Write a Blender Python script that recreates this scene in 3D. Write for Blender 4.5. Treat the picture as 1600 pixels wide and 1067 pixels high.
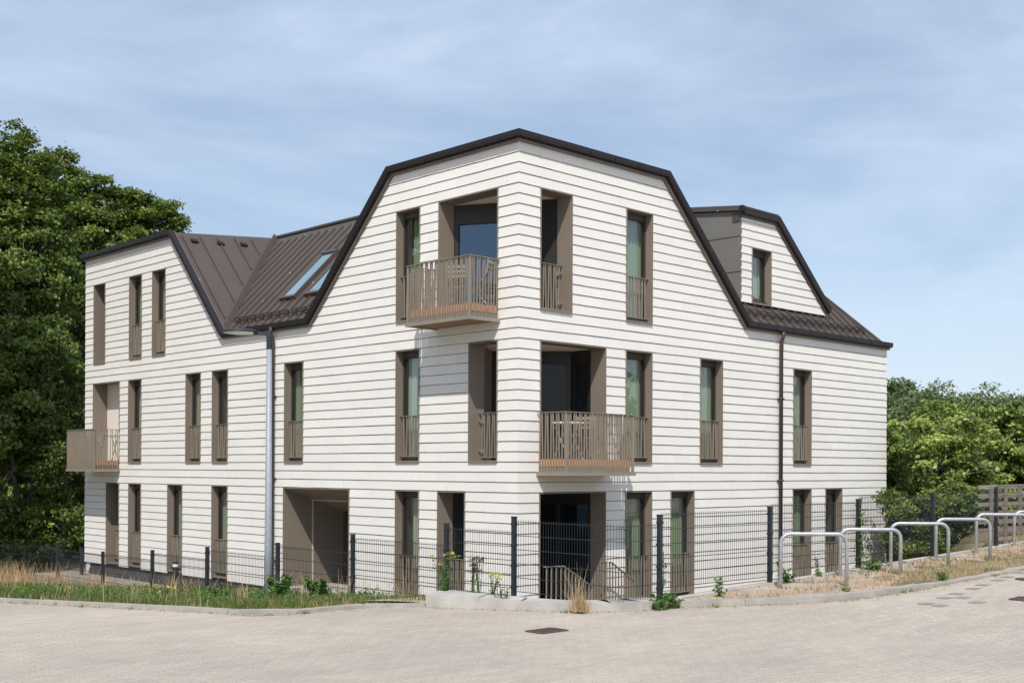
import bpy, bmesh, math, random
import numpy as np
from mathutils import Vector, Matrix

for o in list(bpy.data.objects): bpy.data.objects.remove(o)
S = bpy.context.scene
C = S.collection
R_ = math.radians

# ------------------------------------------------------------------ camera
CAM = Vector((-16.089, -16.467, 2.867)); YAW = R_(44.063); ROLL = R_(0.256)
cd = bpy.data.cameras.new('camera'); cam = bpy.data.objects.new('camera', cd); C.objects.link(cam)
fw = Vector((math.sin(YAW), math.cos(YAW), 0)); r0 = Vector((math.cos(YAW), -math.sin(YAW), 0)); u0 = Vector((0, 0, 1))
rr = r0 * math.cos(ROLL) + u0 * math.sin(ROLL); uu = -r0 * math.sin(ROLL) + u0 * math.cos(ROLL)
M = Matrix.Identity(4)
for i in range(3):
    M[i][0] = rr[i]; M[i][1] = uu[i]; M[i][2] = -fw[i]; M[i][3] = CAM[i]
cam.matrix_world = M
cd.sensor_width = 36; cd.lens = 1859.3 / 1600 * 36; cd.shift_y = (732.49 - 533.5) / 1600
cd.clip_start = 0.1; cd.clip_end = 3000
S.camera = cam
# ------------------------------------------------------------------ sky
W = bpy.data.worlds.new('World'); S.world = W; W.use_nodes = True
nt = W.node_tree; nt.nodes.clear()
def nn(t, kind, **kw):
    n = t.nodes.new(kind)
    for k, v in kw.items(): setattr(n, k, v)
    return n
out = nn(nt, 'ShaderNodeOutputWorld'); bg = nn(nt, 'ShaderNodeBackground')
sky = nn(nt, 'ShaderNodeTexSky', sky_type='NISHITA', sun_disc=False, sun_elevation=R_(51), sun_rotation=R_(228.3))
sky.air_density = 1.0; sky.dust_density = 0.8; sky.ozone_density = 1.3
tc = nn(nt, 'ShaderNodeTexCoord')
mp = nn(nt, 'ShaderNodeMapping'); mp.inputs['Rotation'].default_value = (0.45, -0.35, R_(10)); mp.inputs['Scale'].default_value = (1.1, 1.7, 5.0)
n1 = nn(nt, 'ShaderNodeTexNoise'); n1.inputs['Scale'].default_value = 1.5; n1.inputs['Detail'].default_value = 10; n1.inputs['Roughness'].default_value = 0.58; n1.inputs['Distortion'].default_value = 0.35
mp2 = nn(nt, 'ShaderNodeMapping'); mp2.inputs['Rotation'].default_value = (0.5, 0.1, R_(-20)); mp2.inputs['Scale'].default_value = (1.0, 1.0, 2.2)
n2 = nn(nt, 'ShaderNodeTexNoise'); n2.inputs['Scale'].default_value = 1.5; n2.inputs['Detail'].default_value = 4
cr = nn(nt, 'ShaderNodeValToRGB'); cr.color_ramp.elements[0].position = 0.36; cr.color_ramp.elements[1].position = 0.74
cr.color_ramp.elements[0].color = (0, 0, 0, 1); cr.color_ramp.elements[1].color = (1, 1, 1, 1)
mul = nn(nt, 'ShaderNodeMath', operation='MULTIPLY'); add = nn(nt, 'ShaderNodeMath', operation='MULTIPLY_ADD')
mix = nn(nt, 'ShaderNodeMixRGB'); mix.inputs['Color2'].default_value = (5.75, 6.75, 8.25, 1)
SKYK = 0.125
bg.inputs['Strength'].default_value = SKYK
l = nt.links.new
l(tc.outputs['Generated'], mp.inputs['Vector']); l(mp.outputs[0], n1.inputs['Vector'])
l(tc.outputs['Generated'], mp2.inputs['Vector']); l(mp2.outputs[0], n2.inputs['Vector'])
l(n1.outputs['Fac'], cr.inputs['Fac']); l(cr.outputs['Color'], mul.inputs[0]); l(n2.outputs['Fac'], mul.inputs[1])
l(mul.outputs[0], add.inputs[0]); add.inputs[1].default_value = 1.55; add.inputs[2].default_value = 0.20
l(add.outputs[0], mix.inputs['Fac']); l(sky.outputs[0], mix.inputs['Color1'])
l(mix.outputs[0], bg.inputs['Color']); l(bg.outputs[0], out.inputs['Surface'])
# ------------------------------------------------------------------ sun
sd = bpy.data.lights.new('sun', 'SUN'); sd.energy = 4.0; sd.angle = R_(0.55); sd.color = (1.0, 0.95, 0.885)
so = bpy.data.objects.new('sun', sd); C.objects.link(so)
sv = Vector((-0.747 * math.cos(R_(51)), -0.665 * math.cos(R_(51)), math.sin(R_(51))))
so.rotation_euler = sv.to_track_quat('Z', 'Y').to_euler(); so.location = (-20, -20, 40)
S.view_settings.view_transform = 'Standard'; S.view_settings.look = 'None'
S.view_settings.exposure = 0.0; S.view_settings.gamma = 1
S.cycles.max_bounces = 8; S.cycles.transparent_max_bounces = 24

# ------------------------------------------------------------------ materials
def mat(name, col, rough=0.6, metal=0.0, var=0.0, vs=3.0, bump=0.0, bs=40.0, stretch=(1, 1, 1), spec=0.5, col2=None, detail=5):
    m = bpy.data.materials.new(name); m.use_nodes = True
    t = m.node_tree; b = t.nodes['Principled BSDF']
    b.inputs['Base Color'].default_value = (*col, 1); b.inputs['Roughness'].default_value = rough
    b.inputs['Metallic'].default_value = metal; b.inputs['Specular IOR Level'].default_value = spec
    if var or bump or col2:
        tcn = nn(t, 'ShaderNodeTexCoord'); mpn = nn(t, 'ShaderNodeMapping'); mpn.inputs['Scale'].default_value = stretch
        t.links.new(tcn.outputs['Object'], mpn.inputs['Vector'])
        if var or col2:
            nz = nn(t, 'ShaderNodeTexNoise'); nz.inputs['Scale'].default_value = vs; nz.inputs['Detail'].default_value = detail
            t.links.new(mpn.outputs[0], nz.inputs['Vector'])
            rp = nn(t, 'ShaderNodeValToRGB'); rp.color_ramp.elements[0].position = 0.3; rp.color_ramp.elements[1].position = 0.7
            c2 = col2 or tuple(min(1, c * (1 + var)) for c in col); c1 = col if col2 else tuple(c * (1 - var) for c in col)
            rp.color_ramp.elements[0].color = (*c1, 1); rp.color_ramp.elements[1].color = (*c2, 1)
            t.links.new(nz.outputs['Fac'], rp.inputs['Fac']); t.links.new(rp.outputs['Color'], b.inputs['Base Color'])
        if bump:
            nb = nn(t, 'ShaderNodeTexNoise'); nb.inputs['Scale'].default_value = bs; nb.inputs['Detail'].default_value = 4
            t.links.new(mpn.outputs[0], nb.inputs['Vector'])
            bp = nn(t, 'ShaderNodeBump'); bp.inputs['Strength'].default_value = bump; bp.inputs['Distance'].default_value = 0.02
            t.links.new(nb.outputs['Fac'], bp.inputs['Height']); t.links.new(bp.outputs[0], b.inputs['Normal'])
    return m

MT = {}
def board_mat():
    m = mat('white_fibre_cement', (0.76, 0.725, 0.68), 0.75)
    t = m.node_tree; b = t.nodes['Principled BSDF']
    at = nn(t, 'ShaderNodeAttribute', attribute_name='tint')
    tcn = nn(t, 'ShaderNodeTexCoord'); mpn = nn(t, 'ShaderNodeMapping'); mpn.inputs['Scale'].default_value = (14, 14, 0.8)
    nz = nn(t, 'ShaderNodeTexNoise'); nz.inputs['Scale'].default_value = 3.0; nz.inputs['Detail'].default_value = 6
    nl = nn(t, 'ShaderNodeTexNoise'); nl.inputs['Scale'].default_value = 0.6; nl.inputs['Detail'].default_value = 4
    t.links.new(tcn.outputs['Object'], mpn.inputs['Vector']); t.links.new(mpn.outputs[0], nz.inputs['Vector']); t.links.new(tcn.outputs['Object'], nl.inputs['Vector'])
    def madd(a, k, c):
        q = nn(t, 'ShaderNodeMath', operation='MULTIPLY_ADD'); t.links.new(a, q.inputs[0]); q.inputs[1].default_value = k
        if isinstance(c, float): q.inputs[2].default_value = c
        else: t.links.new(c, q.inputs[2])
        return q.outputs[0]
    v = madd(at.outputs['Fac'], 0.04, 0.85); v = madd(nz.outputs['Fac'], 0.15, v); v = madd(nl.outputs['Fac'], 0.09, v)
    vm = nn(t, 'ShaderNodeVectorMath', operation='SCALE'); vm.inputs[0].default_value = (0.80, 0.768, 0.722)
    t.links.new(v, vm.inputs['Scale']); t.links.new(vm.outputs[0], b.inputs['Base Color'])
    bp = nn(t, 'ShaderNodeBump'); bp.inputs['Strength'].default_value = 0.25; bp.inputs['Distance'].default_value = 0.004
    t.links.new(nz.outputs['Fac'], bp.inputs['Height']); t.links.new(bp.outputs[0], b.inputs['Normal'])
    return m
MT['board'] = board_mat()
MT['backing'] = mat('dark_batten', (0.035, 0.025, 0.022), 0.9)
MT['bronze'] = mat('bronze_sheet', (0.225, 0.185, 0.147), 0.5, 0.0, var=0.05, vs=1.5)
MT['fin'] = mat('bronze_fin', (0.275, 0.235, 0.185), 0.45, 0.0, var=0.05, vs=4)
MT['roof'] = mat('brown_roof_metal', (0.088, 0.070, 0.061), 0.5, 0.0, var=0.10, vs=0.7, bump=0.05, bs=3)
def specks(m, scale, thr, col):
    t = m.node_tree; b = t.nodes['Principled BSDF']; src = b.inputs['Base Color'].links[0].from_socket
    tcn = nn(t, 'ShaderNodeTexCoord'); vo = nn(t, 'ShaderNodeTexVoronoi'); vo.inputs['Scale'].default_value = scale; t.links.new(tcn.outputs['Object'], vo.inputs['Vector'])
    lt = nn(t, 'ShaderNodeMath', operation='LESS_THAN'); lt.inputs[1].default_value = thr; t.links.new(vo.outputs['Distance'], lt.inputs[0])
    mx = nn(t, 'ShaderNodeMixRGB'); mx.inputs['Color2'].default_value = (*col, 1); t.links.new(lt.outputs[0], mx.inputs['Fac']); t.links.new(src, mx.inputs['Color1']); t.links.new(mx.outputs[0], b.inputs['Base Color'])
specks(MT['roof'], 1.9, 0.06, (.5, .5, .47))
MT['trim'] = mat('brown_trim', (0.085, 0.062, 0.054), 0.42, 0.0, var=0.08, vs=2)
MT['gutter'] = mat('dark_gutter', (0.018, 0.012, 0.012), 0.5, 0.0)
MT['pipe'] = mat('dark_pipe', (0.05, 0.034, 0.030), 0.45)
MT['fascia'] = mat('brown_fascia', (0.15, 0.122, 0.108), 0.45, 0.0, var=0.06, vs=2)
MT['frame'] = mat('window_frame', (0.060, 0.052, 0.046), 0.5)
MT['darkframe'] = mat('dark_window_frame', (0.018, 0.016, 0.015), 0.5)
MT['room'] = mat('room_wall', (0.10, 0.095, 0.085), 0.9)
MT['ceiling'] = mat('loggia_ceiling', (0.78, 0.73, 0.66), 0.85, var=0.02)
MT['cheek'] = mat('grey_panel', (0.18, 0.172, 0.155), 0.7, var=0.05, vs=2)
MT['wood'] = mat('balcony_wood', (0.52, 0.25, 0.12), 0.7, col2=(0.68, 0.36, 0.20), vs=6, stretch=(6, 6, 30))
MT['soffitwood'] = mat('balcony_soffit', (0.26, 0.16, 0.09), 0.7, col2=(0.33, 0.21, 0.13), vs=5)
MT['greyband'] = mat('balcony_band', (0.25, 0.24, 0.22), 0.7)
MT['loggiafloor'] = mat('loggia_floor', (0.45, 0.40, 0.34), 0.8, var=.08)
MT['plinth'] = mat('dark_plinth', (0.085, 0.08, 0.078), 0.9, var=0.2, vs=4)
MT['concrete'] = mat('pale_concrete', (0.33, 0.31, 0.275), 0.9, col2=(.52, .50, .46), vs=2.2, bump=0.3, bs=25, detail=9)
MT['kerb'] = mat('kerb_concrete', (0.36, 0.335, 0.30), 0.9, var=0.16, vs=4, bump=0.3, bs=30)
MT['anthracite'] = mat('anthracite_paint', (0.022, 0.027, 0.034), 0.45, var=0.15, vs=6)
MT['galv'] = mat('galvanised_steel', (0.50, 0.52, 0.54), 0.42, 0.75, var=0.16, vs=22, bump=0.05)
MT['polegrey'] = mat('pole_steel', (0.31, 0.345, 0.385), 0.55, 0.15, var=0.07, vs=9)
MT['pale'] = mat('pale_plastic', (0.7, 0.7, 0.66), 0.4)
MT['iron'] = mat('rusty_iron', (0.09, 0.055, 0.045), 0.8, var=0.25, vs=20)
MT['asphalt'] = mat('path_asphalt', (0.13, 0.135, 0.145), 0.9, var=0.12, vs=8)
MT['gravel'] = mat('gravel', (0.34, 0.31, 0.27), 0.95, var=0.45, vs=30, bump=1.0, bs=40)
MT['soil'] = mat('dry_soil', (0.36, 0.27, 0.205), 0.95, col2=(0.50, 0.41, 0.335), vs=2.2, bump=0.6, bs=30, detail=8)
MT['grassground'] = mat('verge_ground', (0.10, 0.105, 0.04), 0.95, col2=(0.30, 0.235, 0.15), vs=1.1, bump=0.6, bs=25, detail=7)
MT['dryplank'] = mat('weathered_wood', (0.20, 0.165, 0.14), 0.9, col2=(0.32, 0.27, 0.235), vs=5, stretch=(1, 1, 8))
MT['bark'] = mat('bark', (0.11, 0.09, 0.07), 0.95, col2=(0.20, 0.17, 0.14), vs=6, stretch=(1, 1, .2), bump=0.5, bs=12)
MT['reflected_sky'] = mat('painted_sky_reflection', (0.30, 0.41, 0.54), 0.6)  # blue put in for the sky reflected in the skylight panes
MT['whitepot'] = mat('white_paint', (0.8, 0.8, 0.78), 0.5)
MT['darkpaver'] = mat('dark_paver', (0.26, 0.24, 0.22), 0.9, var=0.15, vs=10)
MT['feather'] = mat('black_feather', (0.02, 0.02, 0.025), 0.6)

def glass_mat(name, tint, r0=0.12):
    m = bpy.data.materials.new(name); m.use_nodes = True; t = m.node_tree; t.nodes.clear()
    o = nn(t, 'ShaderNodeOutputMaterial'); mx = nn(t, 'ShaderNodeMixShader'); tr = nn(t, 'ShaderNodeBsdfTransparent'); gl = nn(t, 'ShaderNodeBsdfGlossy')
    tr.inputs[0].default_value = (*tint, 1); gl.inputs['Roughness'].default_value = 0.0; gl.inputs['Color'].default_value = (0.92, 0.96, 1, 1)
    lw = nn(t, 'ShaderNodeLayerWeight'); lw.inputs['Blend'].default_value = 0.5
    pw = nn(t, 'ShaderNodeMath', operation='POWER'); pw.inputs[1].default_value = 4
    ma = nn(t, 'ShaderNodeMath', operation='MULTIPLY_ADD', use_clamp=True); ma.inputs[1].default_value = 1 - r0; ma.inputs[2].default_value = r0
    t.links.new(lw.outputs['Facing'], pw.inputs[0]); t.links.new(pw.outputs[0], ma.inputs[0]); t.links.new(ma.outputs[0], mx.inputs[0]); t.links.new(tr.outputs[0], mx.inputs[1]); t.links.new(gl.outputs[0], mx.inputs[2]); t.links.new(mx.outputs[0], o.inputs[0])
    return m
MT['glass'] = glass_mat('window_glass', (0.74, 0.815, 0.76), 0.16)
MT['skyglass'] = mat('roof_glass', (0.05, 0.07, 0.09), 0.03, spec=1.0)
MT['skyglass'].node_tree.nodes['Principled BSDF'].inputs['IOR'].default_value = 2.4
MT['darkglass'] = mat('dark_glass', (0.006, 0.007, 0.008), 0.01, spec=0.5)  # opaque near-black base stands for the unlit rooms behind the panes
MT['darkglass'].node_tree.nodes['Principled BSDF'].inputs['IOR'].default_value = 2.3; MT['darkglass'].node_tree.nodes['Principled BSDF'].inputs['Specular Tint'].default_value = (.55, .78, 1, 1)

MT['dullglass'] = mat('shaded_glass', (0.006, 0.007, 0.008), 0.05, spec=0.3)  # same unlit-room black, with weaker reflections
def cloth_mat(name, c):
    m = bpy.data.materials.new(name); m.use_nodes = True; t = m.node_tree; b = t.nodes['Principled BSDF']
    b.inputs['Base Color'].default_value = (*c, 1); b.inputs['Roughness'].default_value = 0.9
    o = t.nodes['Material Output']; mx = nn(t, 'ShaderNodeMixShader'); tl = nn(t, 'ShaderNodeBsdfTranslucent'); tl.inputs[0].default_value = (*c, 1)
    mx.inputs[0].default_value = 0.25; t.links.new(b.outputs[0], mx.inputs[1]); t.links.new(tl.outputs[0], mx.inputs[2]); t.links.new(mx.outputs[0], o.inputs[0])
    return m
MT['curtain'] = cloth_mat('green_curtain', (0.47, 0.54, 0.40))
MT['curtain2'] = cloth_mat('pale_curtain', (0.60, 0.66, 0.60))

def leaf_mat(name, c1, c2, trans=0.35, rough=0.55):
    m = bpy.data.materials.new(name); m.use_nodes = True; t = m.node_tree; b = t.nodes['Principled BSDF']
    at = nn(t, 'ShaderNodeAttribute', attribute_name='tint')
    rp = nn(t, 'ShaderNodeValToRGB'); rp.color_ramp.elements[0].color = (*c1, 1); rp.color_ramp.elements[1].color = (*c2, 1)
    t.links.new(at.outputs['Fac'], rp.inputs['Fac']); t.links.new(rp.outputs[0], b.inputs['Base Color'])
    b.inputs['Roughness'].default_value = rough; b.inputs['Specular IOR Level'].default_value = 0.35
    o = t.nodes['Material Output']; mx = nn(t, 'ShaderNodeMixShader'); tl = nn(t, 'ShaderNodeBsdfTranslucent')
    t.links.new(rp.outputs[0], tl.inputs[0]); mx.inputs[0].default_value = trans
    t.links.new(b.outputs[0], mx.inputs[1]); t.links.new(tl.outputs[0], mx.inputs[2]); t.links.new(mx.outputs[0], o.inputs[0])
    return m
MT['leaf'] = leaf_mat('maple_leaf', (0.022, 0.048, 0.010), (0.27, 0.36, 0.075), .28, .42)  # wide range paints sunlit and shaded clumps into the leaf colour
MT['leafR'] = leaf_mat('bush_leaf', (0.035, 0.075, 0.012), (0.46, 0.56, 0.14), .28, .42)
MT['leafFar'] = leaf_mat('far_leaf', (0.07, 0.11, 0.05), (0.30, 0.37, 0.16), .35)
MT['leafYel'] = leaf_mat('yellow_leaf', (0.12, 0.13, 0.03), (0.26, 0.26, 0.09))
MT['grass'] = leaf_mat('grass_blade', (0.05, 0.10, 0.025), (0.22, 0.26, 0.07), 0.3)
MT['weed'] = leaf_mat('weed_leaf', (0.045, 0.11, 0.02), (0.13, 0.23, 0.05), 0.3)
MT['dry'] = leaf_mat('dry_grass', (0.40, 0.26, 0.13), (0.62, 0.47, 0.28), 0.25, 0.8)
MT['petal'] = leaf_mat('yellow_petal', (0.75, 0.60, 0.03), (0.85, 0.75, 0.08), 0.3)
MT['seed'] = leaf_mat('dark_seed_head', (0.06, 0.035, 0.02), (0.15, 0.09, 0.05), 0.2)

def paver_mat():
    m = mat('concrete_pavers', (0.40, 0.36, 0.325), 0.9); t = m.node_tree; b = t.nodes['Principled BSDF']
    tcn = nn(t, 'ShaderNodeTexCoord'); mpn = nn(t, 'ShaderNodeMapping'); mpn.inputs['Rotation'].default_value = (0, 0, R_(1.5))
    br = nn(t, 'ShaderNodeTexBrick'); br.inputs['Scale'].default_value = 1.0; br.inputs['Brick Width'].default_value = 0.20; br.inputs['Row Height'].default_value = 0.10
    br.inputs['Mortar Size'].default_value = 0.0045; br.inputs['Mortar Smooth'].default_value = 0.3; br.inputs['Bias'].default_value = 0.0
    br.inputs['Color1'].default_value = (0.475, 0.422, 0.36, 1); br.inputs['Color2'].default_value = (0.425, 0.376, 0.322, 1); br.inputs['Mortar'].default_value = (0.32, 0.285, 0.24, 1)
    t.links.new(tcn.outputs['Object'], mpn.inputs['Vector']); t.links.new(mpn.outputs[0], br.inputs['Vector'])
    n = nn(t, 'ShaderNodeTexNoise'); n.inputs['Scale'].default_value = 0.45; n.inputs['Detail'].default_value = 8; n.inputs['Roughness'].default_value = 0.62
    t.links.new(tcn.outputs['Object'], n.inputs['Vector'])
    rp = nn(t, 'ShaderNodeValToRGB'); rp.color_ramp.elements[0].position = 0.32; rp.color_ramp.elements[1].position = 0.68
    rp.color_ramp.elements[0].color = (0.88, 0.87, 0.87, 1); rp.color_ramp.elements[1].color = (1.08, 1.07, 1.05, 1)
    t.links.new(n.outputs['Fac'], rp.inputs['Fac'])
    mx = nn(t, 'ShaderNodeMixRGB', blend_type='MULTIPLY'); mx.inputs['Fac'].default_value = 1
    t.links.new(br.outputs['Color'], mx.inputs['Color1']); t.links.new(rp.outputs[0], mx.inputs['Color2'])
    mps = nn(t, 'ShaderNodeMapping'); mps.inputs['Rotation'].default_value = (0, 0, R_(-42)); mps.inputs['Scale'].default_value = (0.35, 1.6, 1)
    ns = nn(t, 'ShaderNodeTexNoise'); ns.inputs['Scale'].default_value = 1.3; ns.inputs['Detail'].default_value = 9; ns.inputs['Roughness'].default_value = 0.7
    t.links.new(tcn.outputs['Object'], mps.inputs['Vector']); t.links.new(mps.outputs[0], ns.inputs['Vector'])
    rs = nn(t, 'ShaderNodeValToRGB'); rs.color_ramp.elements[0].position = 0.3; rs.color_ramp.elements[1].position = 0.72
    rs.color_ramp.elements[0].color = (0.90, 0.89, 0.89, 1); rs.color_ramp.elements[1].color = (1.10, 1.09, 1.06, 1); t.links.new(ns.outputs['Fac'], rs.inputs['Fac'])
    mxs = nn(t, 'ShaderNodeMixRGB', blend_type='MULTIPLY'); mxs.inputs['Fac'].default_value = 1
    t.links.new(mx.outputs[0], mxs.inputs['Color1']); t.links.new(rs.outputs[0], mxs.inputs['Color2']); mx = mxs
    n3 = nn(t, 'ShaderNodeTexNoise'); n3.inputs['Scale'].default_value = 45; n3.inputs['Detail'].default_value = 3
    t.links.new(tcn.outputs['Object'], n3.inputs['Vector'])
    mx2 = nn(t, 'ShaderNodeMixRGB', blend_type='OVERLAY'); mx2.inputs['Fac'].default_value = 0.5
    t.links.new(mx.outputs[0], mx2.inputs['Color1']); t.links.new(n3.outputs['Fac'], mx2.inputs['Color2'])
    t.links.new(mx2.outputs[0], b.inputs['Base Color'])
    bp = nn(t, 'ShaderNodeBump'); bp.inputs['Strength'].default_value = 0.35; bp.inputs['Distance'].default_value = 0.004; bp.invert = True
    t.links.new(br.outputs['Fac'], bp.inputs['Height']); t.links.new(bp.outputs[0], b.inputs['Normal'])
    return m
MT['paver'] = paver_mat()

# ------------------------------------------------------------------ mesh helpers
class MB:
    def __init__(s): s.v = []; s.f = []; s.t = []; s.m = []; s.cm = 0; s.ct = 0.5
    def add(s, vs, fs, tint=None):
        b = len(s.v); s.v += [tuple(p) for p in vs]
        s.f += [tuple(b + i for i in f) for f in fs]; s.m += [s.cm] * len(fs)
        s.t += [s.ct if tint is None else tint] * len(vs)
    def hexa(s, p, tint=None):   # p: 4 bottom, 4 top
        s.add(p, [(0, 3, 2, 1), (4, 5, 6, 7), (0, 1, 5, 4), (1, 2, 6, 5), (2, 3, 7, 6), (3, 0, 4, 7)], tint)
    def box(s, x0, x1, y0, y1, z0, z1):
        s.hexa([(x0, y0, z0), (x1, y0, z0), (x1, y1, z0), (x0, y1, z0), (x0, y0, z1), (x1, y0, z1), (x1, y1, z1), (x0, y1, z1)])
    def poly(s, pts): s.add(pts, [tuple(range(len(pts)))])
    def prism(s, pts, off):
        n = len(pts); q = [Vector(p) + Vector(off) for p in pts]
        s.add([tuple(p) for p in pts] + [tuple(p) for p in q], [tuple(range(n))[::-1], tuple(range(n, 2 * n))] + [(i, (i + 1) % n, n + (i + 1) % n, n + i) for i in range(n)])
    def bar(s, a, b, w, h=None, up=(0, 0, 1)):   # rectangular bar between two points
        a = Vector(a); b = Vector(b); h = h or w; d = (b - a).normalized(); U = Vector(up)
        if abs(d.dot(U)) > 0.97: U = Vector((1, 0, 0))
        x = d.cross(U).normalized(); y = x.cross(d)
        c = [(-1, -1), (1, -1), (1, 1), (-1, 1)]
        s.hexa([a + x * i * w / 2 + y * j * h / 2 for i, j in c] + [b + x * i * w / 2 + y * j * h / 2 for i, j in c])
    def tube(s, pts, rad, n=10, cap=True):
        pts = [Vector(p) for p in pts]
        if not hasattr(rad, '__len__'): rad = [rad] * len(pts)
        base = len(s.v); prev = None; rings = []
        for i, p in enumerate(pts):
            d = (pts[min(i + 1, len(pts) - 1)] - pts[max(i - 1, 0)]).normalized()
            if prev is None: x = d.orthogonal().normalized()
            else: x = (prev - d * prev.dot(d)).normalized()
            prev = x; y = d.cross(x)
            rings.append([p + (x * math.cos(2 * math.pi * k / n) + y * math.sin(2 * math.pi * k / n)) * rad[i] for k in range(n)])
        vs = [q for r in rings for q in r]; fs = []
        for i in range(len(pts) - 1):
            for k in range(n): fs.append((i * n + k, i * n + (k + 1) % n, (i + 1) * n + (k + 1) % n, (i + 1) * n + k))
        if cap: fs += [tuple(range(n))[::-1], tuple((len(pts) - 1) * n + k for k in range(n))]
        s.add(vs, fs)
    def build(s, name, mats, parent=None, smooth=False, loc=None, recalc=True):
        me = bpy.data.meshes.new(name)
        if recalc and len(s.f) < 60000:
            bm = bmesh.new(); bv = [bm.verts.new(v) for v in s.v]
            for f, mi in zip(s.f, s.m):
                try: bf = bm.faces.new([bv[i] for i in f]); bf.material_index = mi
                except ValueError: pass
            bmesh.ops.recalc_face_normals(bm, faces=bm.faces); bm.to_mesh(me); bm.free()
        else: me.from_pydata(s.v, [], s.f); me.polygons.foreach_set('material_index', s.m)
        ca = me.color_attributes.new('tint', 'FLOAT_COLOR', 'POINT')
        arr = np.repeat(np.array(s.t, dtype=np.float32)[:, None], 4, 1); arr[:, 3] = 1
        ca.data.foreach_set('color', arr.ravel())
        if not isinstance(mats, (list, tuple)): mats = [mats]
        for m in mats: me.materials.append(MT[m] if isinstance(m, str) else m)
        if smooth: me.polygons.foreach_set('use_smooth', [True] * len(me.polygons))
        me.update()
        o = bpy.data.objects.new(name, me); C.objects.link(o)
        if loc is not None:
            lv = Vector(loc); me.transform(Matrix.Translation(-lv)); o.location = lv
        if parent is not None: setp(o, parent)
        return o
def wloc(o):
    v = Vector(o.location)
    while o.parent: o = o.parent; v += Vector(o.location)
    return v
def setp(o, parent):      # parents have location only (no rotation) while things are built
    o.parent = parent; o.location = Vector(o.location) - wloc(parent)
def tag(o, label=None, cat=None, group=None, kind=None):
    if label: o['label'] = label
    if cat: o['category'] = cat
    if group: o['group'] = group
    if kind: o['kind'] = kind
    return o
def empty(name, loc, label, cat, group=None):
    o = bpy.data.objects.new(name, None); o.location = loc; o.empty_display_size = 0.2; C.objects.link(o)
    return tag(o, label, cat, group)
def struct(o): o['kind'] = 'structure'; return o
def np_mesh(name, V, F4, tint, m, parent=None, loc=None):   # V (N,3), F (K,3|4)
    me = bpy.data.meshes.new(name); k = F4.shape[1]
    me.vertices.add(len(V)); me.vertices.foreach_set('co', V.astype(np.float32).ravel())
    me.loops.add(F4.size); me.loops.foreach_set('vertex_index', F4.astype(np.int32).ravel())
    me.polygons.add(len(F4)); me.polygons.foreach_set('loop_start', np.arange(0, F4.size, k, dtype=np.int32))
    try: me.polygons.foreach_set('loop_total', np.full(len(F4), k, dtype=np.int32))
    except Exception: pass
    ca = me.color_attributes.new('tint', 'FLOAT_COLOR', 'POINT')
    arr = np.repeat(tint.astype(np.float32)[:, None], 4, 1); arr[:, 3] = 1; ca.data.foreach_set('color', arr.ravel())
    me.materials.append(MT[m]); me.update(calc_edges=True); me.validate()
    o = bpy.data.objects.new(name, me); C.objects.link(o)
    if loc is not None: me.transform(Matrix.Translation(-Vector(loc))); o.location = loc
    if parent is not None: setp(o, parent)
    return o
rng = np.random.default_rng(7); random.seed(7)

# ------------------------------------------------------------------ ground levels
FX, FY = -4.15, -6.2                      # fence lines x = FX (left side) and y = FY (right side)
def lotz(x): return 1.0 + 0.028 * max(0.0, x + 3.4)
EDGE = [(-60, 98.3), (-20, 20.2), (-9.76, 0.19), (-9.05, -1.2), (-8.25, -2.76), (-8.12, -3.15), (-8.0, -3.45), (-7.6, -3.62), (-5.95, -3.68), (-5.74, -4.3), (-5.42, -4.82), (-5.08, -5.28), (-4.76, -5.87), (-4.3, -6.2), (-3.9, -6.36), (-3.43, -6.42), (-3.0, -6.75), (-2.27, -7.3), (-1.32, -7.82), (-0.56, -7.96), (1.02, -8.04), (4.04, -8.07), (9, -8.1), (60, -8.3)]
EA = np.array(EDGE)
def sdist(x, y):          # distance to the lot edge, negative on the lot
    a = EA[:-1]; b = EA[1:]; p = np.array([x, y]); d = b - a; tt = np.clip(((p - a) * d).sum(1) / (d * d).sum(1), 0, 1)
    q = a + d * tt[:, None]; dd = np.hypot(*(p - q).T); i = dd.argmin()
    cr_ = d[i, 0] * (p[1] - a[i, 1]) - d[i, 1] * (p[0] - a[i, 0])
    return dd[i] * (1 if cr_ > 0 else -1)
def ss(a, b, x):
    t_ = min(1, max(0, (x - a) / (b - a))); return t_ * t_ * (3 - 2 * t_)
def fenceL(y): return 0.70 - 0.066 * y if y > -2.7 else min(1.05, 0.88 + (-2.7 - y) * 0.08)
def fenceR(x): return 1.06 + 0.028 * (x + 4)
def terr(x, y):
    s_ = sdist(x, y)
    if s_ < 0.10: return lotz(x) - 0.14
    if x < FX + 0.05:                         # left verge
        f = min(1, max(0, s_ / max(0.4, (s_ + (FX - x)))))
        zf = max(-0.35, fenceL(y)) - .06; w = s_ / (s_ + abs(FX - x) + 0.01)
        return 1.03 + (zf - 1.03) * w ** .8
    if y < FY + 0.02 and x > FX:              # right verge
        w = s_ / (s_ + abs(FY - y) + 0.01)
        return lotz(x) + 0.05 + (fenceR(x) - 0.03 - lotz(x) - 0.05) * w
    # inside the fence
    zin = -0.45 if y > 8 else (-0.12 - 0.33 * ss(3, 8, y))
    if x < -3.3 and y > -3: zin = zin + (fenceL(y) - 0.05 - zin) * (1 - ss(FX, -3.3, x))
    zr = 1.30
    w = ss(14.6, 16.5, x + max(0, -y) * 0.9) if y < 12 else ss(15, 19, x)
    return zin + (zr - zin) * w

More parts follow.
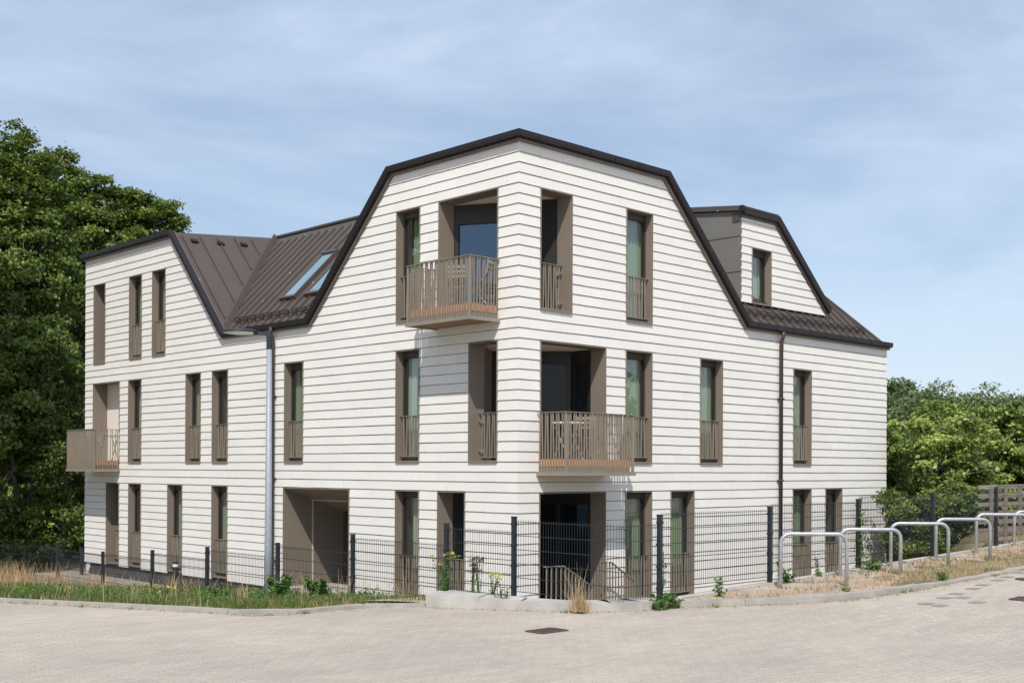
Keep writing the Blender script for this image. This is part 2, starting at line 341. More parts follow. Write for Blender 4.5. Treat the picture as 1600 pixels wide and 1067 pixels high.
def grid(xs, ys, name, m):
    V = np.array([(x, y, terr(x, y)) for y in ys for x in xs]); nx = len(xs)
    V[:, 2] += (rng.random(len(V)) - .5) * 0.015
    F = np.array([(j * nx + i, j * nx + i + 1, (j + 1) * nx + i + 1, (j + 1) * nx + i) for j in range(len(ys) - 1) for i in range(nx - 1)])
    return np_mesh(name, V, F, np.full(len(V), .5), m)
xs = sorted(set([-900, -400, -150, -60] + list(np.arange(-30, -12, 1.0)) + list(np.arange(-12, 8, 0.25)) + list(np.arange(8, 30, 0.6)) + [40, 60, 150, 400, 900]))
ys = sorted(set([-900, -400, -150, -60, -30] + list(np.arange(-14, -9, 1.0)) + list(np.arange(-9, 3, 0.2)) + list(np.arange(3, 22, 0.6)) + [25, 30, 40, 60, 150, 400, 900]))
g = grid(xs, ys, 'ground', 'grassground'); struct(g)

# paved lot: level on the left, rising gently on the right
lot = MB()
iL = [p for p in EDGE if p[0] <= -3.4]; iR = [p for p in EDGE if p[0] > -3.4]
yS = -6.46
lot.poly([(x, y, 1.0) for x, y in iL] + [(-3.4, yS, 1.0), (-3.4, -300, 1.0), (-300, -300, 1.0), (-300, 500, 1.0)])
lot.poly([(-3.4, yS, 1.0)] + [(x, y, lotz(x)) for x, y in iR] + [(60, -300, lotz(60)), (-3.4, -300, 1.0)])
o = lot.build('paved_lot', 'paver', recalc=False); struct(o)
for p in o.data.polygons:
    if p.normal.z < 0: p.flip()

def offset(pts, d):
    res = []
    for i, p in enumerate(pts):
        a = Vector(pts[max(0, i - 1)]); b = Vector(pts[min(len(pts) - 1, i + 1)]); t_ = (b - a).normalized()
        res.append((p[0] - t_.y * d, p[1] + t_.x * d))
    return res
def kerb(pts, w, ztop, zbot, name, m, seg=1.0, gap=0.006):
    # resample into stones so joints show
    P = [Vector(p) for p in pts]; L = [0]
    for i in range(1, len(P)): L.append(L[-1] + (P[i] - P[i - 1]).length)
    def at(s_):
        for i in range(1, len(P)):
            if s_ <= L[i] + 1e-6:
                return P[i - 1].lerp(P[i], (s_ - L[i - 1]) / (L[i] - L[i - 1]))
        return P[-1]
    mb = MB(); n = max(1, int(L[-1] / seg)); ds = L[-1] / n
    for k in range(n):
        a = at(k * ds + gap / 2); b = at((k + 1) * ds - gap / 2); d = (b - a).normalized(); nrm = Vector((-d.y, d.x))
        j = random.uniform(-.006, .006); c1 = ztop(a.x, a.y) + j; c2 = ztop(b.x, b.y) + j; jj = random.uniform(-.005, .005)
        q = [a + nrm * jj, b + nrm * jj, b + nrm * (w + jj), a + nrm * (w + jj)]
        mb.hexa([(p.x, p.y, zbot(p.x, p.y)) for p in q] + [(q[0].x, q[0].y, c1), (q[1].x, q[1].y, c2), (q[2].x, q[2].y, c2), (q[3].x, q[3].y, c1)])
    return mb.build(name, m)
kL = [p for p in EDGE if -25 < p[0] <= -5.9 and p[1] > -3.9]
kL += [(-5.84, -3.80), (-5.79, -4.16)]
o = kerb(kL, 0.13, lambda x, y: 1.055, lambda x, y: 0.7, 'kerb', 'kerb'); struct(o)
kR = [p for p in EDGE if p[0] >= -3.45 and p[0] < 20]
o = kerb(kR, 0.13, lambda x, y: lotz(x) + 0.085 - 0.06 * ss(-0.5, 2, x), lambda x, y: 0.7, 'kerb', 'kerb'); struct(o)

# white low retaining wall with a stepped top
wl = MB()
wp = [p for p in EDGE if -5.8 <= p[0] <= -3.3 and p[1] < -4]
wp = [(-5.80, -4.18)] + wp
zt = [1.19, 1.185, 1.17, 1.12, 1.11, 1.10, 1.105, 1.115]
for i in range(len(wp) - 1):
    a = Vector(wp[i]); b = Vector(wp[i + 1]); d = (b - a).normalized(); n_ = Vector((-d.y, d.x)) * 0.45
    z_ = [1.19, 1.185, 1.155, 1.125, 1.115, 1.115, 1.115, 1.115][min(i, 7)]; z2 = z_ - (0.015 if i < 4 else 0)
    wl.hexa([(a.x, a.y, .6), (b.x, b.y, .6), (b.x + n_.x, b.y + n_.y, .6), (a.x + n_.x, a.y + n_.y, .6), (a.x, a.y, z_), (b.x, b.y, z2), (b.x + n_.x, b.y + n_.y, z2), (a.x + n_.x, a.y + n_.y, z_)])
o = wl.build('low_retaining_wall', 'concrete'); tag(o, 'low white concrete retaining wall with stepped top at the edge of the pavers below the fence corner', 'wall')
# slab behind the wall up to the fence, and inner retaining wall faces
sl = MB()
sl.poly([(-5.86, -3.55, 1.045), (-5.72, -3.9, 1.045), (-5.66, -4.1, 1.04), (-5.3, -4.6, 1.03), (-4.6, -5.7, 1.04), (-4.0, -6.1, 1.045), (-4.0, -2.9, .95), (-5.9, -2.9, 1.0)])
struct(sl.build('concrete_strip', 'soil'))
rw = MB()
x = -4.1
def fk(x, y): return fenceR(x) + 0.015
o = kerb([(-4.1, FY - .08), (24, FY - .08)], 0.16, fk, lambda x, y: -0.5, 'fence_kerb', 'concrete', 2.65)
tag(o, 'pale concrete edging strip running under the wire mesh fence on the right', 'kerb')
o = kerb([(FX + .1, -2.75), (FX + .1, -6.2)][::-1], 0.12, lambda x, y: 1.02, lambda x, y: -0.5, 'retaining_edge', 'concrete', 2)
tag(o, 'short pale concrete retaining edge under the corner of the mesh fence', 'kerb')

# path and gravel along the left facade
pm = MB()
pts = [(-3.2, 5.0, -.33), (-3.5, 8.5, -.40), (-3.4, 13, -.42), (-3.2, 24, -.42), (-1.9, 24, -.42), (-1.9, 13, -.42), (-1.9, 5.0, -.33)]
pm.poly([(a, b, c + 0.05) for a, b, c in pts]); struct(pm.build('path', 'asphalt'))
gv = MB(); gv.box(-1.2, -0.03, 8.4, 20, -.6, -.39); tag(gv.build('gravel_strip', 'gravel'), kind='stuff')
o = bpy.context.scene.objects.get('gravel_strip'); tag(o, 'pale gravel strip along the foot of the dark plinth', 'gravel')

# ------------------------------------------------------------------ the building
B = empty('apartment_building', (0, 0, 0), 'three storey apartment building clad in white lapped boards with brown angular metal roof', 'building')
def FP(F, t, d, z):
    if F == 'L': return (-d, t, z)
    if F == 'R': return (t, -d, z)
    return (t, 0.68 - d, z)          # dormer face
YE, XE = 19.1, 14.24
ops = {'L': [], 'R': [], 'D': []}
WIN = {'L': [(15.4, 16.17, 6), (14.0, 14.77, 6), (2.95, 3.75, 6), (15.4, 16.2, 3), (12.05, 12.85, 3), (10.67, 11.46, 3), (7.26, 8.06, 3), (2.95, 3.75, 3), (15.4, 16.17, 0), (13.02, 13.84, 0), (10.67, 11.46, 0), (2.95, 3.75, 0)],
       'R': [(3.16, 4.04, 6), (3.16, 4.04, 3), (5.75, 6.61, 3), (9.57, 10.4, 3), (3.17, 4.05, 0), (4.70, 5.55, 0), (9.56, 10.41, 0), (11.08, 11.9, 0)]}
LOG = {'L': [(17.72, 18.5, 6), (16.76, 18.52, 3), (16.77, 17.61, 0), (0.55, 2.35, 6), (0.55, 1.4, 3), (1.49, 2.35, 0), (5.41, 8.09, 0)],
       'R': [(0.57, 1.49, 6), (0.58, 2.53, 3), (0.57, 2.54, 0)]}
for F in 'LR':
    for t0, t1, z0 in WIN[F] + LOG[F]: ops[F].append((t0, t1, z0, z0 + 2.4))
ops['D'] = [(8.75, 9.60, 7.0, 8.4)]
SL, SL2, SR = (9.2, 3.87, 1.027), (9.2, 13.65, 0.917), (9.2, 4.38, 1.03)
def ranges(F, z):
    if F == 'L':
        if z > 6.2001: return [(0, SL[1] + (SL[0] - z) * SL[2]), (SL2[1] - (SL2[0] - z) * SL2[2], YE)]
        return [(0, YE)]
    if F == 'R':
        if z > 6.2001: return [(0, SR[1] + (SR[0] - z) * SR[2])]
        return [(0, XE)]
    return [(8.30, 9.75 + (9.1 - z) * 1.19)]
def clad(F, rows, zmin=-0.05):
    mb = MB(); bk = MB(); rnd = random.Random(len(F) + ord(F))
    for n in rows:
        zb = 9.0 - 0.2 * n; zt_ = zb + 0.2
        rb = ranges(F, zb + 1e-3 if zb > 6.1 and abs(zb - 6.2) < .01 else zb); rt = ranges(F, zt_)
        if len(rt) != len(rb): rt = rb
        for (b0, b1), (t0, t1) in zip(rb, rt):
            cuts = sorted([(o_[0], o_[1]) for o_ in ops[F] if o_[2] < zb + .1 < o_[3]])
            runs = []; cb, ct = b0, t0
            for a, b in cuts:
                if a > max(b1, t1) or b < min(b0, t0): continue
                runs.append((cb, a, ct, a)); cb = ct = b
            runs.append((cb, b1, ct, t1))
            for rb0, rb1, rt0, rt1 in runs:
                if rb1 - rb0 < 0.02: continue
                z0 = zb + 0.013 if n < 45 else zmin
                bk.add([FP(F, rb0, -.012, zb), FP(F, rb1, -.012, zb), FP(F, rt1, -.012, zt_), FP(F, rt0, -.012, zt_)], [(0, 1, 2, 3)])
                # pieces
                j0 = math.floor(rb0 / 0.6) * 0.6 + (0.3 if n % 2 else 0); js = []
                jj = j0
                while jj < rb1:
                    if rb0 + .12 < jj < rb1 - .12 and rt0 + .1 < jj < rt1 - .1: js.append(jj)
                    jj += 0.6
                eb = [rb0] + js + [rb1]; et = [rt0] + js + [rt1]
                ph = rnd.uniform(0, 6)
                for k in range(len(eb) - 1):
                    g_ = 0.0012
                    a0, a1, c0, c1 = eb[k] + (g_ if k else 0), eb[k + 1] - (g_ if k < len(js) else 0), et[k] + (g_ if k else 0), et[k + 1] - (g_ if k < len(js) else 0)
                    cor = F in 'LR' and abs(eb[k]) < 1e-6
                    db, dt = 0.026 + rnd.uniform(-.0015, .0015), 0.010
                    if cor: db = 0.026
                    zj = 0 if cor else rnd.uniform(-.0022, .0022)
                    def s_(t, d): return t - d if cor and t < 0.01 else t
                    vs = [FP(F, a0, 0, z0 + zj), FP(F, a1, 0, z0 + zj), FP(F, a1, db, z0 + zj), FP(F, s_(a0, db), db, z0 + zj),
                          FP(F, c0, 0, zt_ + .002), FP(F, c1, 0, zt_ + .002), FP(F, c1, dt, zt_ + .002), FP(F, s_(c0, dt), dt, zt_ + .002)]
                    mb.hexa(vs, rnd.random())
    return mb, bk
for F, nm in (('L', 'wall'), ('R', 'wall')):
    mb, bk = clad(F, range(0, 46))
    w_ = mb.build(nm, 'board', B); b_ = bk.build('wall_batten', 'backing', w_, recalc=False)
mb, bk = clad('D', range(0, 11)); wD = mb.build('dormer_wall', 'board', B); bk.build('wall_batten', 'backing', wD, recalc=False)

# top piece above the first course joint (z 9.2 .. 9.28) is covered by fascia; plain rear and end walls
ew = MB()
for k in range(46):
    z0 = 9.0 - .2 * k; 
    if z0 < -.6: break
    ew.box(0.02, 10, YE - .06, YE - .0 - (0.0), z0 + .01, z0 + .2) if z0 < 9.2 else None
ew.box(0.02, 10, YE - .3, YE - .03, -.5, 9.2)
ew.build('end_wall', 'board', B)
ew = MB(); 
ew.box(XE - .3, XE - .002, 0.02, 10, -.5, 6.3); ew.box(10, XE - .4, 9.8, 10, -.5, 6.3); ew.box(9.8, 10, 10.02, YE - .4, -.5, 9.4)
ew.build('rear_wall', 'board', B)
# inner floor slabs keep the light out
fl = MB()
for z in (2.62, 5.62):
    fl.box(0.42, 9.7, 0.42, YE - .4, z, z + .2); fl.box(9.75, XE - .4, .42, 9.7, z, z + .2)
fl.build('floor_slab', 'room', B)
# plinth
pl = MB(); pl.box(0.03, 0.35, 8.1, YE - .05, -.9, -.055); pl.box(0.03, .35, 0.03, 5.4, -.9, -.055); pl.box(.36, XE - .05, 0.03, .35, -.9, -.055)
pl.build('plinth', 'plinth', B)

def plates(mb, F, t0, t1, z0, z1, d0, d1, th=0.02, sill=True):
    """lining of an opening: d0 outer (positive), d1 inner (negative)"""
    def bx(a, b, c, d, e, f):
        ps = [FP(F, a, e, c), FP(F, b, e, c), FP(F, b, f, c), FP(F, a, f, c), FP(F, a, e, d), FP(F, b, e, d), FP(F, b, f, d), FP(F, a, f, d)]
        mb.hexa(ps)
    bx(t0, t0 + th, z0, z1, d1, d0); bx(t1 - th, t1, z0, z1, d1, d0); bx(t0 + th, t1 - th, z1 - th, z1, d1, d0)
    if sill: bx(t0 + th, t1 - th, z0 - 0.0, z0 + 0.035, d1, d0 + 0.015)
    return bx
def fbox(mb, F, a, b, c, d, e, f):
    mb.hexa([FP(F, a, e, c), FP(F, b, e, c), FP(F, b, f, c), FP(F, a, f, c), FP(F, a, e, d), FP(F, b, e, d), FP(F, b, f, d), FP(F, a, f, d)])
def fins(mb, P, L, z0, z1, first=0.05, period=0.15, second=0.068, fw_=0.036):
    """P(s, o, z): s along the rail, o offset across"""
    k = 0; s = first
    while s < L - 0.02:
        for q in (0, second):
            ss_ = s + q
            if ss_ > L - 0.015: break
            lean = 0.012 if q else -0.006
            c = [(-.004, -fw_ / 2), (.004, -fw_ / 2), (.004, fw_ / 2), (-.004, fw_ / 2)]
            mb.hexa([P(ss_ + lean + a, b, z0) for a, b in c] + [P(ss_ - lean + a, b, z1) for a, b in c])
        s += period
def window(F, t0, t1, z0, h=2.4, rail=True, seed=0, cur=True, dark=False):
    rnd = random.Random(seed); dd = -0.15
    lin = MB(); plates(lin, F, t0, t1, z0, z0 + h, 0.040, dd)
    w = lin.build('window', 'bronze', B)
    fr = MB(); th = 0.045; a, b = t0 + .02, t1 - .02; zb, zt_ = z0 + .035, z0 + h - .02
    fbox(fr, F, a, a + th, zb, zt_, dd - .07, dd); fbox(fr, F, b - th, b, zb, zt_, dd - .07, dd)
    fbox(fr, F, a + th, b - th, zt_ - .13, zt_, dd - .07, dd - .003); fbox(fr, F, a + th, b - th, zb, zb + .09, dd - .07, dd - .003)
    fr.cm = 1; s = .018
    fbox(fr, F, a + th, a + th + s, zb + .09, zt_ - .13, dd - .075, dd - .012); fbox(fr, F, b - th - s, b - th, zb + .09, zt_ - .13, dd - .075, dd - .012)
    fbox(fr, F, a + th + s, b - th - s, zt_ - .13 - s, zt_ - .13, dd - .075, dd - .012)
    fr.build('frame', ['frame', 'darkframe'], w)
    gl = MB(); gl.add([FP(F, a + th, dd - .03, zb + .09), FP(F, b - th, dd - .03, zb + .09), FP(F, b - th, dd - .03, zt_ - .13), FP(F, a + th, dd - .03, zt_ - .13)], [(3, 2, 1, 0)] if F == 'L' else [(0, 1, 2, 3)])
    gl.build('pane', 'glass', w, recalc=False)
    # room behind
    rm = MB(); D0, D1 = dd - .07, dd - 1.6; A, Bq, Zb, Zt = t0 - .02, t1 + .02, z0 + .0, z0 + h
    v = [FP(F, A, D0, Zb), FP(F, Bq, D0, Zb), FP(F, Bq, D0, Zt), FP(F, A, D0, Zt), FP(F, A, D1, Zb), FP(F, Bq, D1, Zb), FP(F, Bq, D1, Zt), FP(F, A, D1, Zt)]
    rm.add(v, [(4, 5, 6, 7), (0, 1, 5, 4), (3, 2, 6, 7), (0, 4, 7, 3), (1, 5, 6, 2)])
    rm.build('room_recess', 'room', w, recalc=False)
    if cur:
        cm = MB(); n = 56; c0 = a + th * .5 if F == 'L' else a + .02; c1 = b - .02
        if F == 'L': c0 = c0 + 0.0; c1 = c0 + (c1 - c0) * (1.0 if seed % 3 else .75)
        else: c0 = c0 + (c1 - c0) * (0.0 if seed % 3 else .30)
        vs = []
        for i in range(n + 1):
            u_ = i / n; t_ = c0 + (c1 - c0) * u_; ph = u_ * 6.28 * (6 + seed % 3)
            of = 0.035 * math.sin(ph) + .012 * math.sin(ph * 2.3 + seed)
            tp = .6 * of
            vs += [FP(F, t_ + .012 * math.cos(ph), -0.29 + of, z0 + .08), FP(F, t_, -0.29 + tp, z0 + h - .04)]
        cm.add(vs, [(2 * i, 2 * i + 2, 2 * i + 3, 2 * i + 1) for i in range(n)])
        cm.build('curtain', 'curtain' if seed % 4 else 'curtain2', w, smooth=True, recalc=False)
    if rail:
        rl = MB(); P = lambda s, o, z: FP(F, t0 + .02 + s, -.095 + o, z)
        L = t1 - t0 - .04
        fins(rl, P, L, z0 + .13, z0 + .99, first=.05, period=.20, second=.10, fw_=.042)
        fbox(rl, F, t0 + .02, t1 - .02, z0 + .99, z0 + 1.0, -.12, -.07); fbox(rl, F, t0 + .02, t1 - .02, z0 + .12, z0 + .13, -.12, -.07)
        rl.build('railing', 'fin', w)
    return w
sd_ = 1
for F in 'LR':
    for t0, t1, z0 in WIN[F]:
        window(F, t0, t1, z0, seed=sd_, cur=not (F == 'R' and z0 == 0 and t0 > 11)); sd_ += 1
window('D', 8.75, 9.60, 7.0, 1.4, rail=False, seed=4)

# far-left loggias
def deep(F, t0, t1, z0, depth, backm, rail=True, name='loggia'):
    lin = MB(); plates(lin, F, t0, t1, z0, z0 + 2.4, 0.040, -.40)
    w = lin.build(name, 'bronze', B)
    rm = MB(); A, Bq = t0 - .0, t1 + .0; D0, D1 = -.40, -depth; Zb, Zt = z0 + .01, z0 + 2.39
    v = [FP(F, A, D0, Zb), FP(F, Bq, D0, Zb), FP(F, Bq, D0, Zt), FP(F, A, D0, Zt), FP(F, A, D1, Zb), FP(F, Bq, D1, Zb), FP(F, Bq, D1, Zt), FP(F, A, D1, Zt)]
    rm.add(v, [(4, 5, 6, 7)]); rm.cm = 1; rm.add(v, [(0, 1, 5, 4), (0, 4, 7, 3), (1, 5, 6, 2)]); rm.cm = 2; rm.add(v, [(3, 2, 6, 7)])
    rm.build('recess', [backm, 'bronze', 'ceiling'], w, recalc=False)
    if rail:
        rl = MB(); P = lambda s, o, z: FP(F, t0 + .02 + s, -.25 + o, z)
        fins(rl, P, t1 - t0 - .04, z0 + .13, z0 + .99)
        fbox(rl, F, t0 + .02, t1 - .02, z0 + .99, z0 + 1.0, -.275, -.225); fbox(rl, F, t0 + .02, t1 - .02, z0 + .12, z0 + .13, -.275, -.225)
        for zz in (.25, .85): fbox(rl, F, t1 - .12, t1 - .02, z0 + zz, z0 + zz + .015, -.25, -.235)
        rl.build('railing', 'fin', w)
    return w
deep('L', 17.72, 18.5, 6, 1.6, 'bronze', rail=False); deep('L', 16.77, 17.61, 0, 1.6, 'darkglass')
deep('L', 16.76, 18.52, 3, .42, 'ceiling', rail=False)

# passage on the ground floor
lin = MB()
for (ya, yb) in ((5.41, 5.43), (8.07, 8.09)):
    lin.prism([(-.04, ya, -.1), (1.80, ya, -.1), (1.80, ya, 1.77), (-.04, ya, 2.39)], (0, yb - ya, 0))
lin.prism([(-.04, 5.43, 2.375), (1.80, 5.43, 1.755), (1.80, 5.43, 1.80), (-.04, 5.43, 2.40)], (0, 2.64, 0))
w = lin.build('passage', 'bronze', B)
jt = MB(); fbox(jt, 'L', 8.05, 8.072, -.1, 2.085, -.83, -.80)
jt.prism([(.80, 5.43, 2.075), (.83, 5.43, 2.065), (.83, 5.43, 2.09), (.80, 5.43, 2.10)], (0, 2.62, 0))
jt.build('joint_strip', mat('joint_light', (0.55, 0.50, 0.44), .6), w)
bw = MB(); fbox(bw, 'L', 5.43, 8.07, -.1, 1.80, -1.80, -1.74); bw.build('back_wall', 'frame', w)
dr = MB(); fbox(dr, 'L', 6.5, 7.55, 0, 1.72, -1.738, -1.70)
for k in range(3): fbox(dr, 'L', 6.6 + k * .42, 6.64 + k * .42, .05, 1.7, -1.70, -1.66)
dr.build('door', 'darkframe', w)
pb = MB(); fbox(pb, 'L', 5.435, 8.065, -.5, 0.0, -1.73, 0.03); pb.build('threshold', 'concrete', w)

# corner loggias
def corner_loggia(z0, La, Lb, Ra, Rb, X1, Y1, lab):
    lin = MB(); plates(lin, 'L', La, Lb, z0, z0 + 2.4, 0.040, -.38); plates(lin, 'R', Ra, Rb, z0, z0 + 2.4, 0.0402, -.3802)
    w = lin.build('loggia', 'bronze', B)
    zc = z0 + 2.395
    pl_ = MB(); pl_.box(0.02, .53, 0.02, .53, z0, zc); pl_.build('corner_pillar', 'bronze', w)
    ce = MB(); ce.box(.385, X1 + .1, .385, Y1 + .1, zc - .01, zc + .1); ce.build('ceiling', 'ceiling', w)
    ft = MB(); ft.box(.385, X1 + .1, .385, Y1 + .1, z0 - .1, z0 + .012); ft.build('floor', 'loggiafloor', w)
    # inside faces of the outer wall beyond the openings
    iw = MB()
    if La > .6: iw.box(.30, .385, .5, La, z0, zc)
    if Rb < X1 - .01: iw.box(Rb, X1, .30, .385, z0, zc)
    if iw.v: iw.build('inner_wall', 'ceiling', w)
    # glazing: on plane y = Y1 (x .39..X1) and plane x = X1 (y .39..Y1)
    gz = MB(); gf = MB(); gp = MB()
    zb, zt_ = z0 + .03, zc - .02
    def pane(P, L, nm, np_, hd=.26, gm='darkglass'):
        f_ = MB(); g_ = MB(); f_.hexa([P(0, 0, zt_ - hd), P(L, 0, zt_ - hd), P(L, .09, zt_ - hd), P(0, .09, zt_ - hd), P(0, 0, zt_), P(L, 0, zt_), P(L, .09, zt_), P(0, .09, zt_)])
        f_.hexa([P(0, 0, zb), P(L, 0, zb), P(L, .09, zb), P(0, .09, zb), P(0, 0, zb + .1), P(L, 0, zb + .1), P(L, .09, zb + .1), P(0, .09, zb + .1)])
        for k in range(np_ + 1):
            s = max(0, min(L - .09, L * k / np_ - .045)); f_.hexa([P(s, 0, zb + .1), P(s + .09, 0, zb + .1), P(s + .09, .085, zb + .1), P(s, .085, zb + .1), P(s, 0, zt_ - hd), P(s + .09, 0, zt_ - hd), P(s + .09, .085, zt_ - hd), P(s, .085, zt_ - hd)])
        g_.add([P(0, .05, zb), P(L, .05, zb), P(L, .05, zt_), P(0, .05, zt_)], [(0, 1, 2, 3)])
        fo = f_.build('glazed_door', 'darkframe', w); g_.build('glass', gm, w, recalc=False)
    def pane2(a, b, np_, hd, solid=None, gm='darkglass'):
        a = Vector(a); b = Vector(b); d = b - a; L = d.length; d /= L; n_ = Vector((-d.y, d.x))
        if n_.x + n_.y < 0: n_ = -n_
        pane(lambda s, o, z: (a.x + d.x * s + n_.x * o, a.y + d.y * s + n_.y * o, z), L, '', np_, hd, gm)
        if solid:
            q = MB(); q.hexa([(a.x + d.x * s + n_.x * o, a.y + d.y * s + n_.y * o, z) for z in (z0 + .02, zc - .01) for s, o in ((solid[0], -.012), (solid[1], -.012), (solid[1], .03), (solid[0], .03))]); q.build('dark_pane_cover', 'darkframe', w)  # opaque dark sheet over the glass, painted stand-in for a pane without sky reflection
    if z0 == 6: pane2((.39, Y1 - .03), (1.47, .39), 1, .40, (1.25, 2.2))
    elif z0 == 3:
        pane2((2.52, .385), (2.52, .97), 1, .26); pane2((1.3, 2.1), (2.50, .95), 2, .26, None, 'dullglass')
        q = MB(); q.hexa([(x, y, z) for z in (z0, zc) for x, y in ((.38, 1.42), (1.3, 2.12), (1.25, 2.2), (.30, 1.46))]); q.build('side_panel', 'bronze', w)
    else:
        pane2((.385, Y1 - .02), (X1, Y1 - .02), 2, .26); pane2((X1 - .02, .385), (X1 - .02, Y1), 2, .26)
    return w
lg3 = corner_loggia(6, .55, 2.35, .57, 1.49, 1.75, 2.36, '')
lg2 = corner_loggia(3, .55, 1.40, .58, 2.53, 2.55, 2.3, '')
lg1 = corner_loggia(0, 1.49, 2.35, .57, 2.54, 2.56, 2.36, '')
po = MB(); po.box(1.30, 1.38, .9, .98, 3, 5.38); po.build('post', 'darkframe', lg2)
def open_rail(F, t0, t1, z0, w, d=-.25):
    rl = MB(); P = lambda s, o, z: FP(F, t0 + .02 + s, d + o, z)
    fins(rl, P, t1 - t0 - .04, z0 + .1, z0 + .99)
    fbox(rl, F, t0 + .02, t1 - .02, z0 + .99, z0 + 1.0, d - .025, d + .025); fbox(rl, F, t0 + .02, t1 - .1, z0 + .09, z0 + .1, d - .025, d + .025)
    for zz in (.22, .82):
        fbox(rl, F, t1 - .14, t1 - .02, z0 + zz, z0 + zz + .018, d - .01, d + .03); fbox(rl, F, t1 - .16, t1 - .13, z0 + zz - .03, z0 + zz + .05, d - .01, d + .04)
    rl.build('railing', 'fin', w)
open_rail('R', .57, 1.49, 6, lg3); open_rail('L', .55, 1.40, 3, lg2); open_rail('L', 1.49, 2.35, 0, lg1)

def balcony(F, t0, t1, z0):
    w = MB(); w.cm = 0; dp = .80
    e = .035
    def rim(a, b, c, d): fbox(w, F, a, b, z0 - .26, z0 - .195, c, d)
    rim(t0 - e, t1 + e, dp - .02, dp + .045); rim(t0 - e, t0 + .03, .03, dp - .02); rim(t1 - .03, t1 + e, .03, dp - .02)
    bo = w.build('balcony', 'fin', B)
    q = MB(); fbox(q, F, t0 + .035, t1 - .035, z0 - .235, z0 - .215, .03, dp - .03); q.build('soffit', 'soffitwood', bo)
    q = MB(); fbox(q, F, t0 + .045, t1 - .045, z0 - .21, z0 - .085, .03, dp - .045); q.build('edge_band', 'greyband', bo)
    q = MB(); n = 1; fbox(q, F, t0 + .03, t1 - .03, z0 - .08, z0 + .06, .03, dp - .035); q.build('deck', 'wood', bo)
    r_ = MB(); a, b = z0 - .195, z0 + .965
    fins(r_, lambda s, o, z: FP(F, t0 + s, dp + o, z), t1 - t0, a, b, first=.06)
    fins(r_, lambda s, o, z: FP(F, t0 + o, .06 + s, z), dp - .06, a, b, first=.03)
    fins(r_, lambda s, o, z: FP(F, t1 + o, .06 + s, z), dp - .06, a, b, first=.03)
    for (p, q_) in ((t0, t1),):
        for tt_ in (p, q_):
            fbox(r_, F, tt_ - .022, tt_ + .022, a, b, dp - .022, dp + .022) if False else None
            fbox(r_, F, tt_ - .03, tt_ + .03, a, b, dp - .004, dp + .004); fbox(r_, F, tt_ - .004, tt_ + .004, a, b, dp - .03, dp - .006)
    fbox(r_, F, t0 - .025, t1 + .025, b, b + .012, dp - .025, dp + .025)
    fbox(r_, F, t0 - .025, t0 + .025, b, b + .012, .03, dp - .025); fbox(r_, F, t1 - .025, t1 + .025, b, b + .012, .03, dp - .025)
    r_.build('railing', 'fin', bo)
    return bo
balcony('L', .52, 2.40, 6); balcony('R', .52, 2.50, 3); balcony('L', 16.75, 18.57, 3)

# ------------------------------------------------------------------ roof
def plane_slab(mb, pts, th=0.06):
    a, b, c = [Vector(p) for p in pts[:3]]; n_ = (b - a).cross(c - a).normalized()
    if n_.z < 0: n_ = -n_
    mb.prism([Vector(p) for p in pts], n_ * -th); return n_
def clip_seg(p, d, poly):  # 2D line p + s d against a convex polygon
    s0, s1 = -1e9, 1e9; n_ = len(poly); area = sum(poly[i][0] * poly[(i + 1) % n_][1] - poly[(i + 1) % n_][0] * poly[i][1] for i in range(n_)); sg = 1 if area > 0 else -1
    for i in range(n_):
        a = poly[i]; b = poly[(i + 1) % n_]; e = (b[0] - a[0], b[1] - a[1]); nx, ny = -e[1] * sg, e[0] * sg
        den = d[0] * nx + d[1] * ny; num = (a[0] - p[0]) * nx + (a[1] - p[1]) * ny
        if abs(den) < 1e-9:
            if num > 0: return None
            continue
        s_ = num / den
        if den > 0: s0 = max(s0, s_)
        else: s1 = min(s1, s_)
    return (s0, s1) if s1 - s0 > .08 else None
def seams(mb, pts, dirxy, spacing, phase, trim0=0.06, trim1=0.06, wdt=.022, hgt=.05):
    """ribs on the plane through pts, running along dirxy in plan"""
    a, b, c = [Vector(p) for p in pts[:3]]; n_ = (b - a).cross(c - a).normalized()
    if n_.z < 0: n_ = -n_
    zf = lambda x, y: a.z - (n_.x * (x - a.x) + n_.y * (y - a.y)) / n_.z
    d = Vector(dirxy).normalized(); e = Vector((-d.y, d.x)); P2 = [(p[0], p[1]) for p in pts]
    vals = [p[0] * e.x + p[1] * e.y for p in pts]; s = math.floor(min(vals) / spacing) * spacing + phase
    while s < max(vals):
        r = clip_seg((e.x * s, e.y * s), (d.x, d.y), P2)
        if r:
            s0, s1 = r[0] + trim0, r[1] - trim1
            if s1 - s0 > .1:
                A = Vector((e.x * s + d.x * s0, e.y * s + d.y * s0, 0)); Bv = Vector((e.x * s + d.x * s1, e.y * s + d.y * s1, 0))
                A.z = zf(A.x, A.y); Bv.z = zf(Bv.x, Bv.y); o_ = n_ * (hgt / 2)
                mb.bar(A + o_, Bv + o_, wdt, hgt, up=n_)
        s += spacing
ZE = 6.27; ZT = 9.36; ZR = 9.66
P0 = (0, 10.87, ZE); P1 = (0, 13.72, ZT); P2_ = (3.4, 13.72, ZR)
Q0 = (0, 7.0, ZE); Q1 = (0, 3.87, ZT); Q2 = (3.4, 3.75, ZR)
rf = MB()
mid = [P0, Q0, Q2, P2_]; plane_slab(rf, mid); seams(rf, mid, (1, 0), .37, .1, .03, .22)
sid = [P0, P1, P2_]; plane_slab(rf, sid); 
